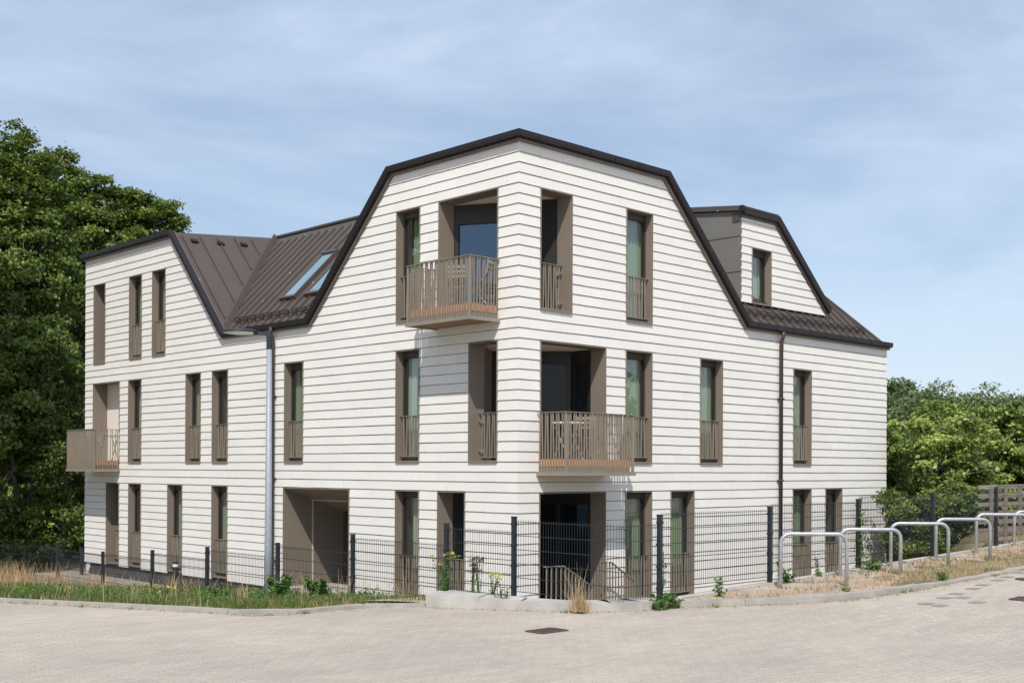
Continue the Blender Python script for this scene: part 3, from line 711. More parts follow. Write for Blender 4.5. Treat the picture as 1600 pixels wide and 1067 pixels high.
# seams of the side slope run up the slope (along y)
seams(rf, sid, (0, 1), .55, .3, .25, .1)
plane_slab(rf, [Q0, Q1, Q2]); seams(rf, [Q0, Q1, Q2], (0, 1), .55, .3, .25, .1)
plane_slab(rf, [P1, (0, YE, ZT), (3.4, YE, ZR), P2_]); plane_slab(rf, [(0, 0, ZT), Q1, Q2, (3.4, 3.4, ZR)])
G0 = (7.46, 0, ZE); G1 = (4.38, 0, ZT); G2 = (4.3, 3.4, ZR); H0 = (XE, 0, ZE); H2 = (12.2, 3.4, ZR)
midR = [G0, H0, H2, G2]; plane_slab(rf, midR); seams(rf, midR, (0, 1), .37, .05, .03, .1)
plane_slab(rf, [G0, G1, G2]); plane_slab(rf, [(0, 0, ZT), G1, G2, (3.4, 3.4, ZR)])
plane_slab(rf, [H0, (XE, 10, ZE), (12.2, 10, ZR), H2])
plane_slab(rf, [(3.4, 3.4, ZR), Q2, P2_, (3.4, YE, ZR), (10, YE, ZR), (10, 10, ZR), (12.2, 10, ZR), H2, G2])
# valley and hip flashings
rf.bar(Vector(P0) + Vector((0.0, 0.03, .03)), Vector(P2_) + Vector((0, -.03, .02)), .30, .02, up=(.5, -.5, .7))
rf.bar(Vector(H0) + Vector((-.02, .0, .04)), Vector(H2) + Vector((0, 0, .04)), .10, .06, up=(0, -.5, .7))
rf.bar(Vector(P2_) + Vector((0, 0, .03)), Vector(Q2) + Vector((0, 0, .03)), .12, .06)
roof = rf.build('roof', 'roof', B)
# vents
vt = MB()
for (x_, y_) in ((.55, 13.45), (1.35, 13.42), (2.1, 13.42)):
    z_ = 6.27 + (y_ - 10.87) * (ZT - ZE) / (13.72 - 10.87) + x_ * .094 * .9
    c_ = Vector((x_, y_, z_ + .05)); vt.bar(c_ - Vector((.10, 0, 0)), c_ + Vector((.10, 0, 0)), .12, .05, up=(0, -.7, .7))
vt.build('roof_vent', 'gutter', roof)
# skylights on the middle slope
for (y0, y1, x0, x1) in ((8.92, 9.60, .86, 2.22), (7.85, 8.50, .86, 2.22)):
    def SP(x, y, h): return (x - h * .7071, y, ZE + x + h * .7071)
    fr = MB(); pn = MB()
    def sb(a, b, c, d, h0, h1): fr.hexa([SP(a, c, h0), SP(b, c, h0), SP(b, d, h0), SP(a, d, h0), SP(a, c, h1), SP(b, c, h1), SP(b, d, h1), SP(a, d, h1)])
    sb(x0, x0 + .06, y0, y1, 0, .10); sb(x1 - .06, x1, y0, y1, 0, .12); sb(x0 + .06, x1 - .06, y0, y0 + .07, 0, .10); sb(x0 + .06, x1 - .06, y1 - .07, y1, 0, .10)
    sk = fr.build('skylight', 'trim', B)
    pn.add([SP(x0 + .06, y0 + .07, .075), SP(x1 - .06, y0 + .07, .075), SP(x1 - .06, y1 - .07, .075), SP(x0 + .06, y1 - .07, .075)], [(0, 1, 2, 3)])
    pn.build('pane', 'glass', sk, recalc=False)
    bl = MB(); bl.hexa([SP(x0 + .06, y0 + .075, .066), SP(x1 - .07, y0 + .075, .066), SP(x1 - .07, y1 - .075, .066), SP(x0 + .06, y1 - .075, .066), SP(x0 + .06, y0 + .075, .070), SP(x1 - .07, y0 + .075, .070), SP(x1 - .07, y1 - .075, .070), SP(x0 + .06, y1 - .075, .070)])
    bl.build('reflected_sky', 'reflected_sky', sk)  # flat sheet under the pane carries the painted sky reflection
# snow guards: zigzag wire rail on brackets
def snow(F, t0, t1, up):
    mb = MB(); P = lambda t, h, u_: FP(F, t, -(up + h), ZE + up + h + u_)
    k = t0
    while k < t1 - .05:
        e_ = min(k + .37, t1)
        mb.bar(P(k, 0, .03), P(k, .0, .2), .014); 
        mb.tube([P(k, 0, .18), P((k + e_) / 2, -.05, .13), P(e_, 0, .18)], .008, 6)
        mb.tube([P(k, 0, .09), P((k + e_) / 2, .05, .13), P(e_, 0, .09)], .008, 6)
        k += .37
    mb.tube([P(t0, 0, .19), P(t1, 0, .19)], .009, 6); mb.tube([P(t0, 0, .1), P(t1, 0, .1)], .009, 6)
    mb.build('snow_guard', 'gutter', B)
snow('L', 7.3, 10.9, .30); snow('R', 7.75, 13.6, .30)

def strip(mb, F, pts, o0, o1, d0, d1, mit=False, endmit=False):
    """band along a polyline in the facade plane (t,z), between normal offsets o0..o1, between depths d0..d1"""
    n_ = len(pts); P = [Vector(p) for p in pts]
    nr = []
    for i in range(n_):
        if i == 0: d = (P[1] - P[0]).normalized(); nn_ = Vector((-d.y, d.x)); k = 1
        elif i == n_ - 1: d = (P[-1] - P[-2]).normalized(); nn_ = Vector((-d.y, d.x)); k = 1
        else:
            a = (P[i] - P[i - 1]).normalized(); b = (P[i + 1] - P[i]).normalized(); na = Vector((-a.y, a.x)); nb = Vector((-b.y, b.x)); nn_ = (na + nb).normalized(); k = 1 / max(.3, nn_.dot(na))
        nr.append(nn_ * k)
    for i in range(n_ - 1):
        vs = []
        for d in (d0, d1):
            for (j, o_) in ((i, o0), (i + 1, o0), (i + 1, o1), (i, o1)):
                q = P[j] + nr[j] * o_; t_ = q.x
                if mit and j == 0: t_ = -d
                vs.append(FP(F, t_, d, q.y))
        mb.hexa(vs)
oL = [(0, 9.2), (3.87, 9.2), (6.95, 6.2), (10.90, 6.2), (13.65, 9.2), (YE + .03, 9.2)]
oR = [(0, 9.2), (4.38, 9.2), (7.48, 6.2), (XE + .06, 6.2)]
oD = [(8.27, 9.1), (9.75, 9.1), (12.2, 7.04)]
fs = MB()
for F, p in (('L', oL), ('R', oR)):
    strip(fs, F, p, -.005, .04, 0.0, .085, mit=True); strip(fs, F, p, .04, .17, -.02, .05, mit=False)
fs.build('fascia', 'fascia', B)
gt = MB()
for F, p in (('L', oL), ('R', oR)):
    prof = [(.055, .055, .10), (.055, .09, .15), (.075, .14, .178), (.11, .165, .185)]
    strip(gt, F, p, .050, .075, .052, .13, mit=True); strip(gt, F, p, .065, .10, .12, .168, mit=True); strip(gt, F, p, .10, .172, .15, .175, mit=True); strip(gt, F, p, .172, .184, .02, .18, mit=True)
# gutter brackets
for F, p in (('L', oL), ('R', oR)):
    for i in range(len(p) - 1):
        a = Vector(p[i]); b = Vector(p[i + 1]); L = (b - a).length; k = .4
        d = (b - a) / L; nn_ = Vector((-d.y, d.x))
        while k < L - .1:
            q = a + d * k
            c = [q + nn_ * .07 - d * .012, q + nn_ * .07 + d * .012, q + nn_ * .176 + d * .012, q + nn_ * .176 - d * .012]
            gt.hexa([FP(F, v.x, .10, v.y) for v in c] + [FP(F, v.x, .183, v.y) for v in c])
            k += .75
gt.build('gutter', 'gutter', B)
ds = MB(); strip(ds, 'D', oD, -.012, .05, 0, .07); strip(ds, 'D', oD, .05, .17, -.02, .05)
dor = MB()
# dormer body: cheek, top roof, right slope
dor.prism([(8.28, .66, 6.9), (8.28, .66, 9.22), (8.28, 3.1, 9.5), (8.28, 3.1, 9.2)], (.05, 0, 0))
dch = dor.build('dormer', 'cheek', B)
dl = MB()
for z_ in (7.75, 8.62): dl.bar((8.277, .66, z_ - .0), (8.277, 3.2, z_ + .02), .01, .012)
dl.build('panel_joint', 'backing', dch)
dr2 = MB()
plane_slab(dr2, [(8.2, .55, 9.34), (9.78, .55, 9.34), (9.70, 3.35, 9.68), (8.2, 3.35, 9.68)], .12)
plane_slab(dr2, [(9.78, .60, 9.32), (12.32, .60, 7.12), (12.32, 1.1, 7.12), (9.70, 3.35, 9.66)], .08)
dr2.build('dormer_roof', 'roof', dch)
ds.build('dormer_fascia', 'trim', dch)
dg = MB(); strip(dg, 'D', oD, .075, .19, .09, .135); strip(dg, 'D', oD, .052, .075, .05, .13); strip(dg, 'D', oD, .19, .205, .0, .14)
dg.tube([(8.19, .58, 9.27), (8.28, .58, 9.27)], .085, 12)
dg.build('dormer_gutter', 'gutter', dch)
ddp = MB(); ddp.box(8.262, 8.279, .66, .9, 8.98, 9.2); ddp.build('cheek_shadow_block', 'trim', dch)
# downpipe and gutter outlets
dp_ = MB(); dp_.tube([(8.92, -.16, 6.25), (8.92, -.15, 6.12), (8.92, -.10, 6.0), (8.92, -.10, -.1)], .048, 12)
for z_ in (.6, 2.6, 4.6): dp_.box(8.86, 8.98, -.16, -.0, z_, z_ + .03)
dp_.build('downpipe', 'pipe', B, smooth=True)
dp_ = MB(); dp_.tube([(-.16, 8.47, 6.3), (-.15, 8.47, 6.12), (-.10, 8.47, 6.0), (-.10, 8.47, -.1)], .048, 12)
for z_ in (.6, 2.6, 4.6): dp_.box(-.16, 0, 8.41, 8.53, z_, z_ + .03)
dp_.build('downpipe', 'pipe', B, smooth=True)
# ------------------------------------------------------------------ outdoor stair railings at the corner terrace
def stair_rail(name, pts, zbot, label):
    e = empty(name, (pts[0][0], pts[0][1], zbot), label, 'railing', 'sloping stair railings at the corner terrace')
    mb = MB(); 
    for i in range(len(pts) - 1): mb.bar(pts[i], pts[i + 1], .05, .015)
    mb.build('handrail', 'fin', e)
    fb = MB()
    for i in range(len(pts) - 1):
        a = Vector(pts[i]); b = Vector(pts[i + 1]); L = (b - a).length; n_ = max(1, int(L / .1))
        for k in range(n_):
            q = a.lerp(b, (k + .5) / n_); fb.bar((q.x, q.y, zbot), (q.x, q.y, q.z), .035, .008, up=(1, 0, 0))
        fb.bar((a.x, a.y, a.z - .85), (b.x, b.y, b.z - .85), .03, .01)
    fb.build('bars', 'fin', e)
stair_rail('stair_railing', [(-1.05, -1.75, 1.14), (-.65, -1.85, 1.14), (.15, -1.85, .70)], -.1, 'left of two bronze stair railings behind the dry grass tuft and mesh fence')
stair_rail('stair_railing', [(2.05, -.35, 1.0), (2.35, -.35, .97), (3.1, -.35, .52)], -.1, 'right of two bronze stair railings, the one against the white wall beside the window')

# ------------------------------------------------------------------ balcony furniture
def chair(name, loc, rz, label, m='galv', fold=False):
    e = empty(name, loc, label, 'chair')
    s = MB()
    for k in range(5): s.box(-.2, .2, -.19 + k * .08, -.13 + k * .08, .44, .455)
    s.build('seat', m, e, loc=None)
    b = MB()
    for k in range(3): b.box(-.2, .2, .23 + k * .02, .245 + k * .02, .62 + k * .09, .68 + k * .09)
    b.build('backrest', m, e)
    for sx in (-.21, .21):
        l_ = MB(); l_.tube([(sx, -.22, 0), (sx, .26, .62), (sx, .29, .9)], .011, 6); l_.tube([(sx * .9, .25, 0), (sx * .9, -.18, .44)], .011, 6)
        l_.build('leg_frame', m, e)
    for c in e.children: c.location = (0, 0, 0)
    e.rotation_euler = (0, 0, rz)
    return e
def table(name, loc, label, m='whitepot', w_=.35):
    e = empty(name, loc, label, 'table')
    s = MB(); s.tube([(0, 0, .71), (0, 0, .74)], w_, 24); s.build('table_top', m, e)
    for sx in (-1, 1):
        l_ = MB(); l_.tube([(sx * .2, -.22, 0), (sx * .2, .2, .71)], .012, 6); l_.tube([(sx * .2, .22, 0), (sx * .2, -.2, .71)], .012, 6); l_.build('leg', m if m != 'whitepot' else 'galv', e)
    for c in e.children: c.location = (0, 0, 0)
    return e
chair('folding_chair', (-.30, .78, 6.06), R_(200), 'metal folding chair behind the railing of the top floor balcony', 'fin')
chair('folding_chair', (-.15, 1.5, 6.06), R_(120), 'slatted folding chair at the middle of the top floor balcony', 'fin')
table('bistro_table', (1.15, -.25, 3.06), 'white round bistro table on the middle floor balcony beside the corner')
chair('folding_chair', (1.85, -.3, 3.06), R_(95), 'slatted folding chair on the middle floor balcony beside the white table', 'fin')
table('bistro_table', (-.25, 17.0, 3.06), 'small grey bistro table on the far left balcony', 'galv', .25)

# ------------------------------------------------------------------ fence
fe = empty('mesh_fence', (FX, FY, 1.0), 'anthracite wire mesh fence on slim posts stepping along two sides of the building plot', 'fence')
def panel(pts, ztop, h=1.03, first=0.0):
    mb = MB(); r = .0032
    P = [Vector(p) for p in pts]
    for i in range(len(P) - 1):
        a, b = P[i], P[i + 1]; L = (b - a).length; d = (b - a) / L; nrm = Vector((-d.y, d.x)); n_ = int(L / .05)
        for k in range(n_ + 1):
            q = a + d * (k * .05 + .01); mb.bar((q.x, q.y, ztop - h), (q.x, q.y, ztop + .0), .0042)
        for k in range(6):
            z = ztop - .03 - k * .2
            for s_ in (-.007, .007):
                A = a + nrm * s_; Bq = b + nrm * s_; mb.bar((A.x, A.y, z), (Bq.x, Bq.y, z), .0075)
    mb.build('mesh_panel', 'anthracite', fe)
def post(x, y, z0, z1):
    mb = MB(); mb.box(x - .03, x + .03, y - .03, y + .03, z0 - .25, z1 - .012)
    mb.box(x - .034, x + .034, y - .034, y + .034, z1 - .012, z1 + .006)
    for k in range(4):
        z = z1 - .12 - k * .3; mb.box(x - .036, x + .036, y - .036, y + .036, z, z + .03)
    mb.build('post', 'anthracite', fe)
LY = [(-4.18, 1.0, 2.18), (-2.70, .92, 2.03), (-.31, .68, 1.76), (1.96, .56, 1.51), (4.45, .37, 1.31), (6.7, .2, 1.13), (9.01, .05, .98), (11.4, -.07, .98)]
for y, a, b in LY: post(FX, y, a, b)
ex = [(-4.9, 13.5, -.1, 1.02), (-5.6, 15.9, -.15, 1.05), (-6.3, 18.3, -.1, 1.1), (-7.0, 20.8, -.1, 1.15)]
for x, y, a, b in ex: post(x, y, a, b)
tops = [1.98, 1.72, 1.47, 1.27, 1.09, .95, .93]
for i, tz in enumerate(tops): panel([(FX, LY[i][0] + .03), (FX, LY[i + 1][0] - .03)], tz)
pv = (FX, 11.4)
for x, y, a, b in ex: panel([pv, (x, y)], b - .04); pv = (x, y)
RX = [-3.34, -.69, 1.91, 4.55, 7.2, 9.85, 12.5, 15.1]
RZ = [2.25, 2.31, 2.39, 2.47, 2.55, 2.63, 2.71, 2.79]
for x, z in zip(RX, RZ): post(x, FY, z - 1.15, z)
panel([(FX, -4.21), (FX, FY), (-3.37, FY)], 2.14)
for i in range(len(RX) - 1): panel([(RX[i] + .03, FY), (RX[i + 1] - .03, FY)], RZ[i + 1] - .03)

# ------------------------------------------------------------------ bicycle stands
def stand(loc, rz, label):
    mb = MB(); w_, h, r = .97, .85, .14; pts = [(-w_ / 2, 0, -.25), (-w_ / 2, 0, h - r)]
    for k in range(1, 7): a = math.pi - k * math.pi / 12; pts.append((-w_ / 2 + r + r * math.cos(a), 0, h - r + r * math.sin(a)))
    for k in range(0, 7): a = math.pi / 2 - k * math.pi / 12; pts.append((w_ / 2 - r + r * math.cos(a), 0, h - r + r * math.sin(a)))
    pts.append((w_ / 2, 0, -.25))
    mb.tube(pts, .030, 14); o = mb.build('bicycle_stand', 'galv', smooth=True)
    o.location = loc; o.rotation_euler = (0, 0, rz); return o
st0 = stand((-.69, -6.96, 1.09), R_(-44.5), '')
stl = [((-.69, -6.96, 1.08), 'nearest galvanised steel hoop for bicycles, in front of the second right fence post'),
       ((1.29, -6.77, 1.075), 'second nearest galvanised bicycle hoop, overlapping the right end of the nearest'),
       ((2.99, -6.74, 1.12), 'third galvanised bicycle hoop, in front of the building corner and ivy hedge'),
       ((4.40, -6.84, 1.16), 'fourth galvanised bicycle hoop, in front of the dark hedge gap and fence post'),
       ((6.20, -6.76, 1.20), 'fifth galvanised bicycle hoop, in front of the wooden slat fence'),
       ((8.02, -6.70, 1.21), 'farthest galvanised bicycle hoop, cut by the right edge of the photo')]
for i, (p, lb) in enumerate(stl):
    o = st0 if i == 0 else st0.copy()
    if i: C.objects.link(o)
    o.location = p; o.rotation_euler = (0, 0, R_(-44.5 + [0, 1, -1, 2, -1, 0][i])); tag(o, lb, 'bicycle stand', 'bicycle stands on the dry verge')

# ------------------------------------------------------------------ street lamp
lx, ly, lz = -5.5, .15, .74
e = empty('street_lamp', (lx, ly, lz), 'grey steel street lamp with a flat round dark head on the grass verge', 'street lamp')
mb = MB(); mb.tube([(lx, ly, lz - .3), (lx, ly, lz + .9), (lx, ly, lz + 4.15)], [.062, .060, .042], 20); mb.build('pole', 'polegrey', e, smooth=True)
mb = MB(); mb.tube([(lx, ly, lz + 4.05), (lx, ly, lz + 4.36)], .047, 16); 
dv = Vector((-.52, .50, 0)).normalized()      # the head reaches out to the left in the picture
hc = Vector((lx, ly, lz + 4.33)) + dv * .47
mb.bar(Vector((lx, ly, lz + 4.30)), Vector((lx, ly, lz + 4.31)) + dv * .25, .09, .055)
mb.build('bracket', 'anthracite', e)
mb = MB(); prof = [(.0, .055), (.12, .05), (.22, .035), (.29, .01), (.30, -.012), (.28, -.02)]
n_ = 32; vs = []; fcs = []
for r_, h_ in prof:
    for k in range(n_): vs.append(tuple(hc + Vector((max(r_, .002) * math.cos(2 * math.pi * k / n_), max(r_, .002) * math.sin(2 * math.pi * k / n_), h_))))
for i in range(len(prof) - 1):
    for k in range(n_): fcs.append((i * n_ + k, i * n_ + (k + 1) % n_, (i + 1) * n_ + (k + 1) % n_, (i + 1) * n_ + k))
mb.add(vs, fcs); hd = mb.build('lamp_head', 'anthracite', e, smooth=True)
mb = MB(); mb.tube([hc + Vector((0, 0, -.02)), hc + Vector((0, 0, -.012))], .278, 32); mb.build('diffuser', mat('lamp_diffuser', (.35, .37, .30), .25), hd)

# bollard
bx_, by_ = -4.40, 5.25
e = empty('bollard', (bx_, by_, .33), 'short anthracite bollard light with a white band near its top beside the path', 'bollard')
mb = MB(); mb.tube([(bx_, by_, .1), (bx_, by_, .89)], .062, 16); mb.tube([(bx_, by_, .95), (bx_, by_, .99)], .062, 16); mb.build('body', 'anthracite', e)
mb = MB(); mb.tube([(bx_, by_, .89), (bx_, by_, .95)], .057, 16); mb.build('light_band', 'pale', e)
mb = MB(); mb.box(-.45, -.37, 18.4, 18.48, -.6, .42); o = mb.build('gate_post', 'anthracite'); tag(o, 'dark gate post standing against the far left corner of the white building', 'post')
mb = MB(); mb.box(-.46, -.36, 18.39, 18.49, .42, .43); setp(mb.build('cap', 'anthracite'), o)
# concrete light well
mb = MB(); mb.box(-3.35, -2.7, 4.95, 5.05, -.1, .38); mb.box(-3.35, -3.25, 5.05, 5.9, -.1, .36)
tag(mb.build('light_well', 'concrete'), 'pale concrete light well wall in the grass left of the lamp post', 'wall')

# manhole covers
def gully(x, y, z, rz, w_, h_, label, rnd_=False):
    e = empty('drain_cover', (x, y, z), label, 'drain cover')
    fr = MB(); gr = MB()
    if rnd_: fr.tube([(0, 0, -.02), (0, 0, .006)], w_, 32); gr.tube([(0, 0, .006), (0, 0, .010)], w_ * .85, 32)
    else:
        for a in (-1, 1): fr.box(-w_, w_, a * h_ - .02, a * h_ + .02, -.02, .008); fr.box(a * w_ - .02, a * w_ + .02, -h_ + .02, h_ - .02, -.02, .008)
        for k in range(9): gr.box(-w_ + .03, w_ - .03, -h_ + .03 + k * (2 * h_ - .06) / 9, -h_ + .03 + (k + .6) * (2 * h_ - .06) / 9, -.015, .004)
        gr.box(-w_ + .02, w_ - .02, -h_ + .02, h_ - .02, -.02, .002)
    for m_, nm in ((fr, 'cover_frame'), (gr, 'grate')):
        o = m_.build(nm, 'iron'); o.parent = e
    e.rotation_euler = (0, 0, rz)
gully(-6.25, -6.89, 1.004, R_(0), .21, .13, 'rusty rectangular drain grate in the pavers in front of the low white wall')
gully(.42, -9.62, lotz(.42) + .004, R_(5), .22, .15, 'rusty drain cover cut by the right edge of the photo')
gully(2.75, -8.75, lotz(2.75) + .004, 0, .26, .3, 'dark round manhole cover near the kerb at the right edge of the photo', True)
# dark marking stones in the pavers
mk = MB(); 
for k in range(9):
    x = -1.0 + k * .62 + (k % 2) * .1; y = -8.9 + .085 * k
    mk.box(x, x + .24, y, y + .16, lotz(x) - .02, lotz(x + .24) + .005)
for x, y in ((-1.05, -9.12), (-.45, -9.35), (.1, -9.85), (.75, -10.15), (-.1, -8.98)): mk.box(x, x + .24, y, y + .16, lotz(x) - .02, lotz(x + .24) + .005)
struct(mk.build('bay_marking', 'darkpaver'))

# wooden slat fence at the right
e = empty('slat_fence', (13, -3.4, 1.3), 'weathered wooden slat fence behind the mesh fence at the right edge of the photo', 'fence')
A = Vector((11.45, -3.90, 1.18)); Bv = Vector((15.2, -5.6, 1.26)); d = (Bv - A); dn = d.normalized()
for k in range(7):
    mb = MB(); z = .07 + k * .205; mb.bar(A + Vector((0, 0, z)), Bv + Vector((0, 0, z + random.uniform(-.01, .01))), .022, .10); mb.build('slat', 'dryplank', e)
for k in range(9):
    q = A + dn * (.34 + .43 * k); mb = MB(); mb.bar((q.x - .02, q.y - .045, 1.0), (q.x - .02, q.y - .045, 2.50 + .01 * (k % 3)), .07, .045); mb.build('post', 'dryplank', e)

# ------------------------------------------------------------------ foliage
def leaves(centers, n, size, sig, seed, name, m, parent=None, loc=None, up=.6, ctr=None, tint=None):
    r = np.random.default_rng(seed); K = len(centers); idx = r.integers(0, K, n); c = centers[idx]
    p = c + r.normal(0, 1, (n, 3)) * sig * np.array([1, 1, .55])
    o_ = p - (ctr if ctr is not None else centers.mean(0)); o_ /= np.linalg.norm(o_, axis=1)[:, None] + 1e-6
    nr = o_ * .5 + np.array([0, 0, up]) + r.normal(0, .55, (n, 3)); nr /= np.linalg.norm(nr, axis=1)[:, None]
    a = np.cross(nr, r.normal(0, 1, (n, 3))); a /= np.linalg.norm(a, axis=1)[:, None]; b = np.cross(nr, a)
    s = size * r.uniform(.6, 1.3, n)[:, None]
    fold = nr * s * .18
    V = np.stack([p - a * s * .62, p - b * s * .42 + fold, p + a * s * .62, p + b * s * .42 + fold], 1).reshape(-1, 3)
    F = np.arange(4 * n).reshape(n, 4)
    ct = r.random(K)[idx] if tint is None else tint[idx]
    tn = np.clip(ct * .65 + r.random(n) * .4, 0, 1); return np_mesh(name, V, F, np.repeat(tn, 4), m, parent, loc)
def blob_centers(blobs, per, seed, shell=.38):
    r = np.random.default_rng(seed); out_ = []
    for (cx, cy, cz, rx, ry, rz) in blobs:
        k = int(per * (rx * ry * rz) ** .67) + 3; d = r.normal(0, 1, (k, 3)); d /= np.linalg.norm(d, axis=1)[:, None]
        rad = r.random(k) ** shell; out_.append(np.array([cx, cy, cz]) + d * rad[:, None] * np.array([rx, ry, rz]))
    return np.concatenate(out_)
def limb_mesh(base, top, blobs, r0_, name, parent, seed):
    mb = MB(); rnd = random.Random(seed); b = Vector(base); t_ = Vector(top)
    pts = [b.lerp(t_, k / 6) + Vector((rnd.uniform(-.12, .12), rnd.uniform(-.12, .12), 0)) * (k > 0) for k in range(7)]
    mb.tube(pts, [r0_ * (1 - .13 * k) for k in range(7)], 9)
    for bl in blobs:
        k = rnd.randint(2, 5); s = pts[k]; e_ = Vector(bl[:3]) + Vector((rnd.uniform(-.5, .5), rnd.uniform(-.5, .5), bl[5] * .0))
        m_ = s.lerp(e_, .5) + Vector((rnd.uniform(-.3, .3), rnd.uniform(-.3, .3), -.2))
        mb.tube([s, m_, e_], [r0_ * .42, r0_ * .28, r0_ * .10], 7)
        for q in range(3):
            f_ = e_ + Vector((rnd.uniform(-1, 1) * bl[3] * .5, rnd.uniform(-1, 1) * bl[4] * .5, rnd.uniform(-.3, .35) * bl[5])); mb.tube([m_, m_.lerp(f_, .6) + Vector((0, 0, .2)), f_], [r0_ * .2, r0_ * .12, r0_ * .04], 6)
    return mb.build(name, 'bark', parent, smooth=True)
def at(px, py, D):      # a point at depth D on the sight line of a picture position (planning helper)
    v = CAM + fw * D + rr * ((px - 800) / 1859.3 * D) + uu * ((732.49 - py) / 1859.3 * D); return v
def crown_tree(name, label, blobs, base, zb, n, leaf, m, seed, sig=.25, cat='tree', group=None, per=22, shell=.30, r0_=None, up=.55):
    """blobs: (x, y, z, r) leaf masses of the crown; limbs run from the trunk into each of them"""
    e = empty(name, (base[0], base[1], zb), label, cat, group)
    B6 = [(x, y, z, r_, r_, r_ * .82) for x, y, z, r_ in blobs]
    zs = sorted(b_[2] for b_ in B6); R = max(b_[3] for b_ in B6)
    limb_mesh((base[0], base[1], zb - .2), (base[0], base[1], zs[int(len(zs) * .7)]), B6, r0_ or R * .09 + .05, 'trunk', e, seed)
    cs = blob_centers(B6, per, seed, shell)
    ctr = np.array([base[0], base[1], (zs[0] + zs[-1]) / 2])
    leaves(cs, n, leaf, sig, seed, 'crown', m, e, up=up, ctr=ctr)
    return e
def P4(lst): return [(*at(px, py, D), r_) for px, py, D, r_ in lst]
def auto(px, D, ztop, R, zlow, seed, nb, pos=None):
    c = Vector(pos) if pos else at(px, 732, D); rnd = random.Random(seed); H = ztop - zlow; out_ = []
    for k in range(nb):
        f = (k + .5) / nb; w_ = R * (.30 + .70 * math.sin(math.pi * min(1, (.22 + .78 * (1 - f)))))
        a = k * 2.4 + seed + rnd.uniform(-.5, .5); br = R * rnd.uniform(.24, .46); rad = w_ * rnd.uniform(.45, .95)
        out_.append((c.x + math.cos(a) * rad, c.y + math.sin(a) * rad, min(zlow + H * (.10 + .86 * f) + rnd.uniform(-.3, .3), ztop - br * .8), br))
    return out_, (c.x, c.y)
BT = 'big maple trees left of the building'
bl = P4([(5, 272, 44, 1.5), (45, 283, 44, 1.35), (-45, 290, 44, 2.0), (75, 335, 44, 1.3), (-10, 350, 43, 1.9), (50, 395, 43, 1.7), (-50, 430, 42, 2.2), (10, 455, 42, 1.8), (85, 455, 43, 1.4), (-20, 540, 41, 2.1), (55, 555, 41, 1.8), (-40, 640, 40, 2.1), (30, 660, 40, 1.8), (25, 214, 44.5, .5)])
crown_tree('maple_tree', 'tallest dense green maple at the left edge of the photo', bl, at(-10, 732, 43)[:2], -.4, 95000, .125, 'leaf', 3, .19, group=BT, per=24, shell=.25)
bl = P4([(103, 305, 49, 1.45), (145, 317, 49, 1.45), (188, 331, 49, 1.3), (228, 338, 49, 1.05), (258, 338, 49, .75), (278, 355, 49, .5), (113, 375, 48, 1.7), (168, 383, 48, 1.6), (218, 395, 48, 1.2), (100, 443, 48, 1.7), (143, 453, 48.5, 1.6), (106, 523, 48, 1.8), (113, 603, 47, 1.8), (93, 673, 46, 1.8), (100, 250, 49, .4)])
crown_tree('maple_tree', 'green maple rising directly behind the left end of the brown roof', bl, at(160, 732, 49)[:2], -.4, 90000, .125, 'leaf', 5, .18, group=BT, per=24, shell=.25)
bl = P4([(75, 300, 55, 2.0), (40, 380, 55, 2.5), (105, 400, 55, 2.4), (60, 500, 54, 2.6), (115, 560, 54, 2.3), (30, 620, 54, 2.6), (90, 680, 53, 2.6), (150, 420, 56, 2.0)])
crown_tree('maple_tree', 'maple set back in shade between the two nearer crowns left of the roof', bl, at(75, 732, 55)[:2], -.4, 40000, .18, 'leaf', 9, .28, group=BT, per=18)
bl = P4([(10, 640, 64, 3.5), (80, 660, 64, 3.4), (-50, 640, 64, 3.5), (40, 560, 66, 3.5), (120, 640, 66, 3.2), (30, 760, 62, 3.2), (100, 760, 62, 3.2)])
crown_tree('maple_tree', 'low shaded tree far behind, closing the gaps under the left crowns', bl, at(40, 732, 64)[:2], -.4, 26000, .26, 'leaf', 19, .4, group=BT, per=12)
UG = 'undergrowth bushes left of the building'
def bush(px, D, ztop, R, zlow, zb, seed, name, label, n, leaf, m, sig, cat, group=None, nb=10, per=30, pos=None):
    bl, b_ = auto(px, D, ztop, R, zlow, seed, nb, pos)
    return crown_tree(name, label, bl, b_, zb, n, leaf, m, seed, sig, cat, group, per, .3)
bush(25, 40, 4.6, 2.7, -.4, -.5, 11, 'bush', 'dark leafy bush at the left edge behind the mesh fence', 30000, .10, 'leaf', .16, 'bush', UG, 13)
bush(105, 43, 6.0, 2.5, -.4, -.5, 12, 'bush', 'dark leafy bush beside the left corner of the white building', 30000, .10, 'leaf', .16, 'bush', UG, 13)
bush(-60, 39, 5.6, 2.6, -.4, -.5, 13, 'bush', 'lighter leafy bush mostly beyond the left edge of the photo', 12000, .13, 'leaf', .2, 'bush', UG, 10)
BR = 'broad leafy bushes right of the building'
bush(1440, 34, 4.3, 2.1, 1.1, 1.1, 21, 'hazel_bush', 'broad bright green bush directly right of the white building', 34000, .095, 'leafR', .13, 'bush', BR, 16)
bush(1530, 35.5, 5.05, 2.3, 1.1, 1.1, 22, 'hazel_bush', 'tallest broad bright green bush near the right edge of the photo', 46000, .095, 'leafR', .13, 'bush', BR, 20)
bush(1625, 35, 4.8, 2.3, 1.1, 1.1, 23, 'hazel_bush', 'bright green bush cut by the right edge of the photo behind the wooden fence', 24000, .095, 'leafR', .13, 'bush', BR, 14)
bush(1500, 40, 4.4, 3.4, 1.0, 1.1, 27, 'hazel_bush', 'shaded green bush behind the two bright ones, filling the gaps between them', 16000, .16, 'leaf', .25, 'bush', BR, 14)
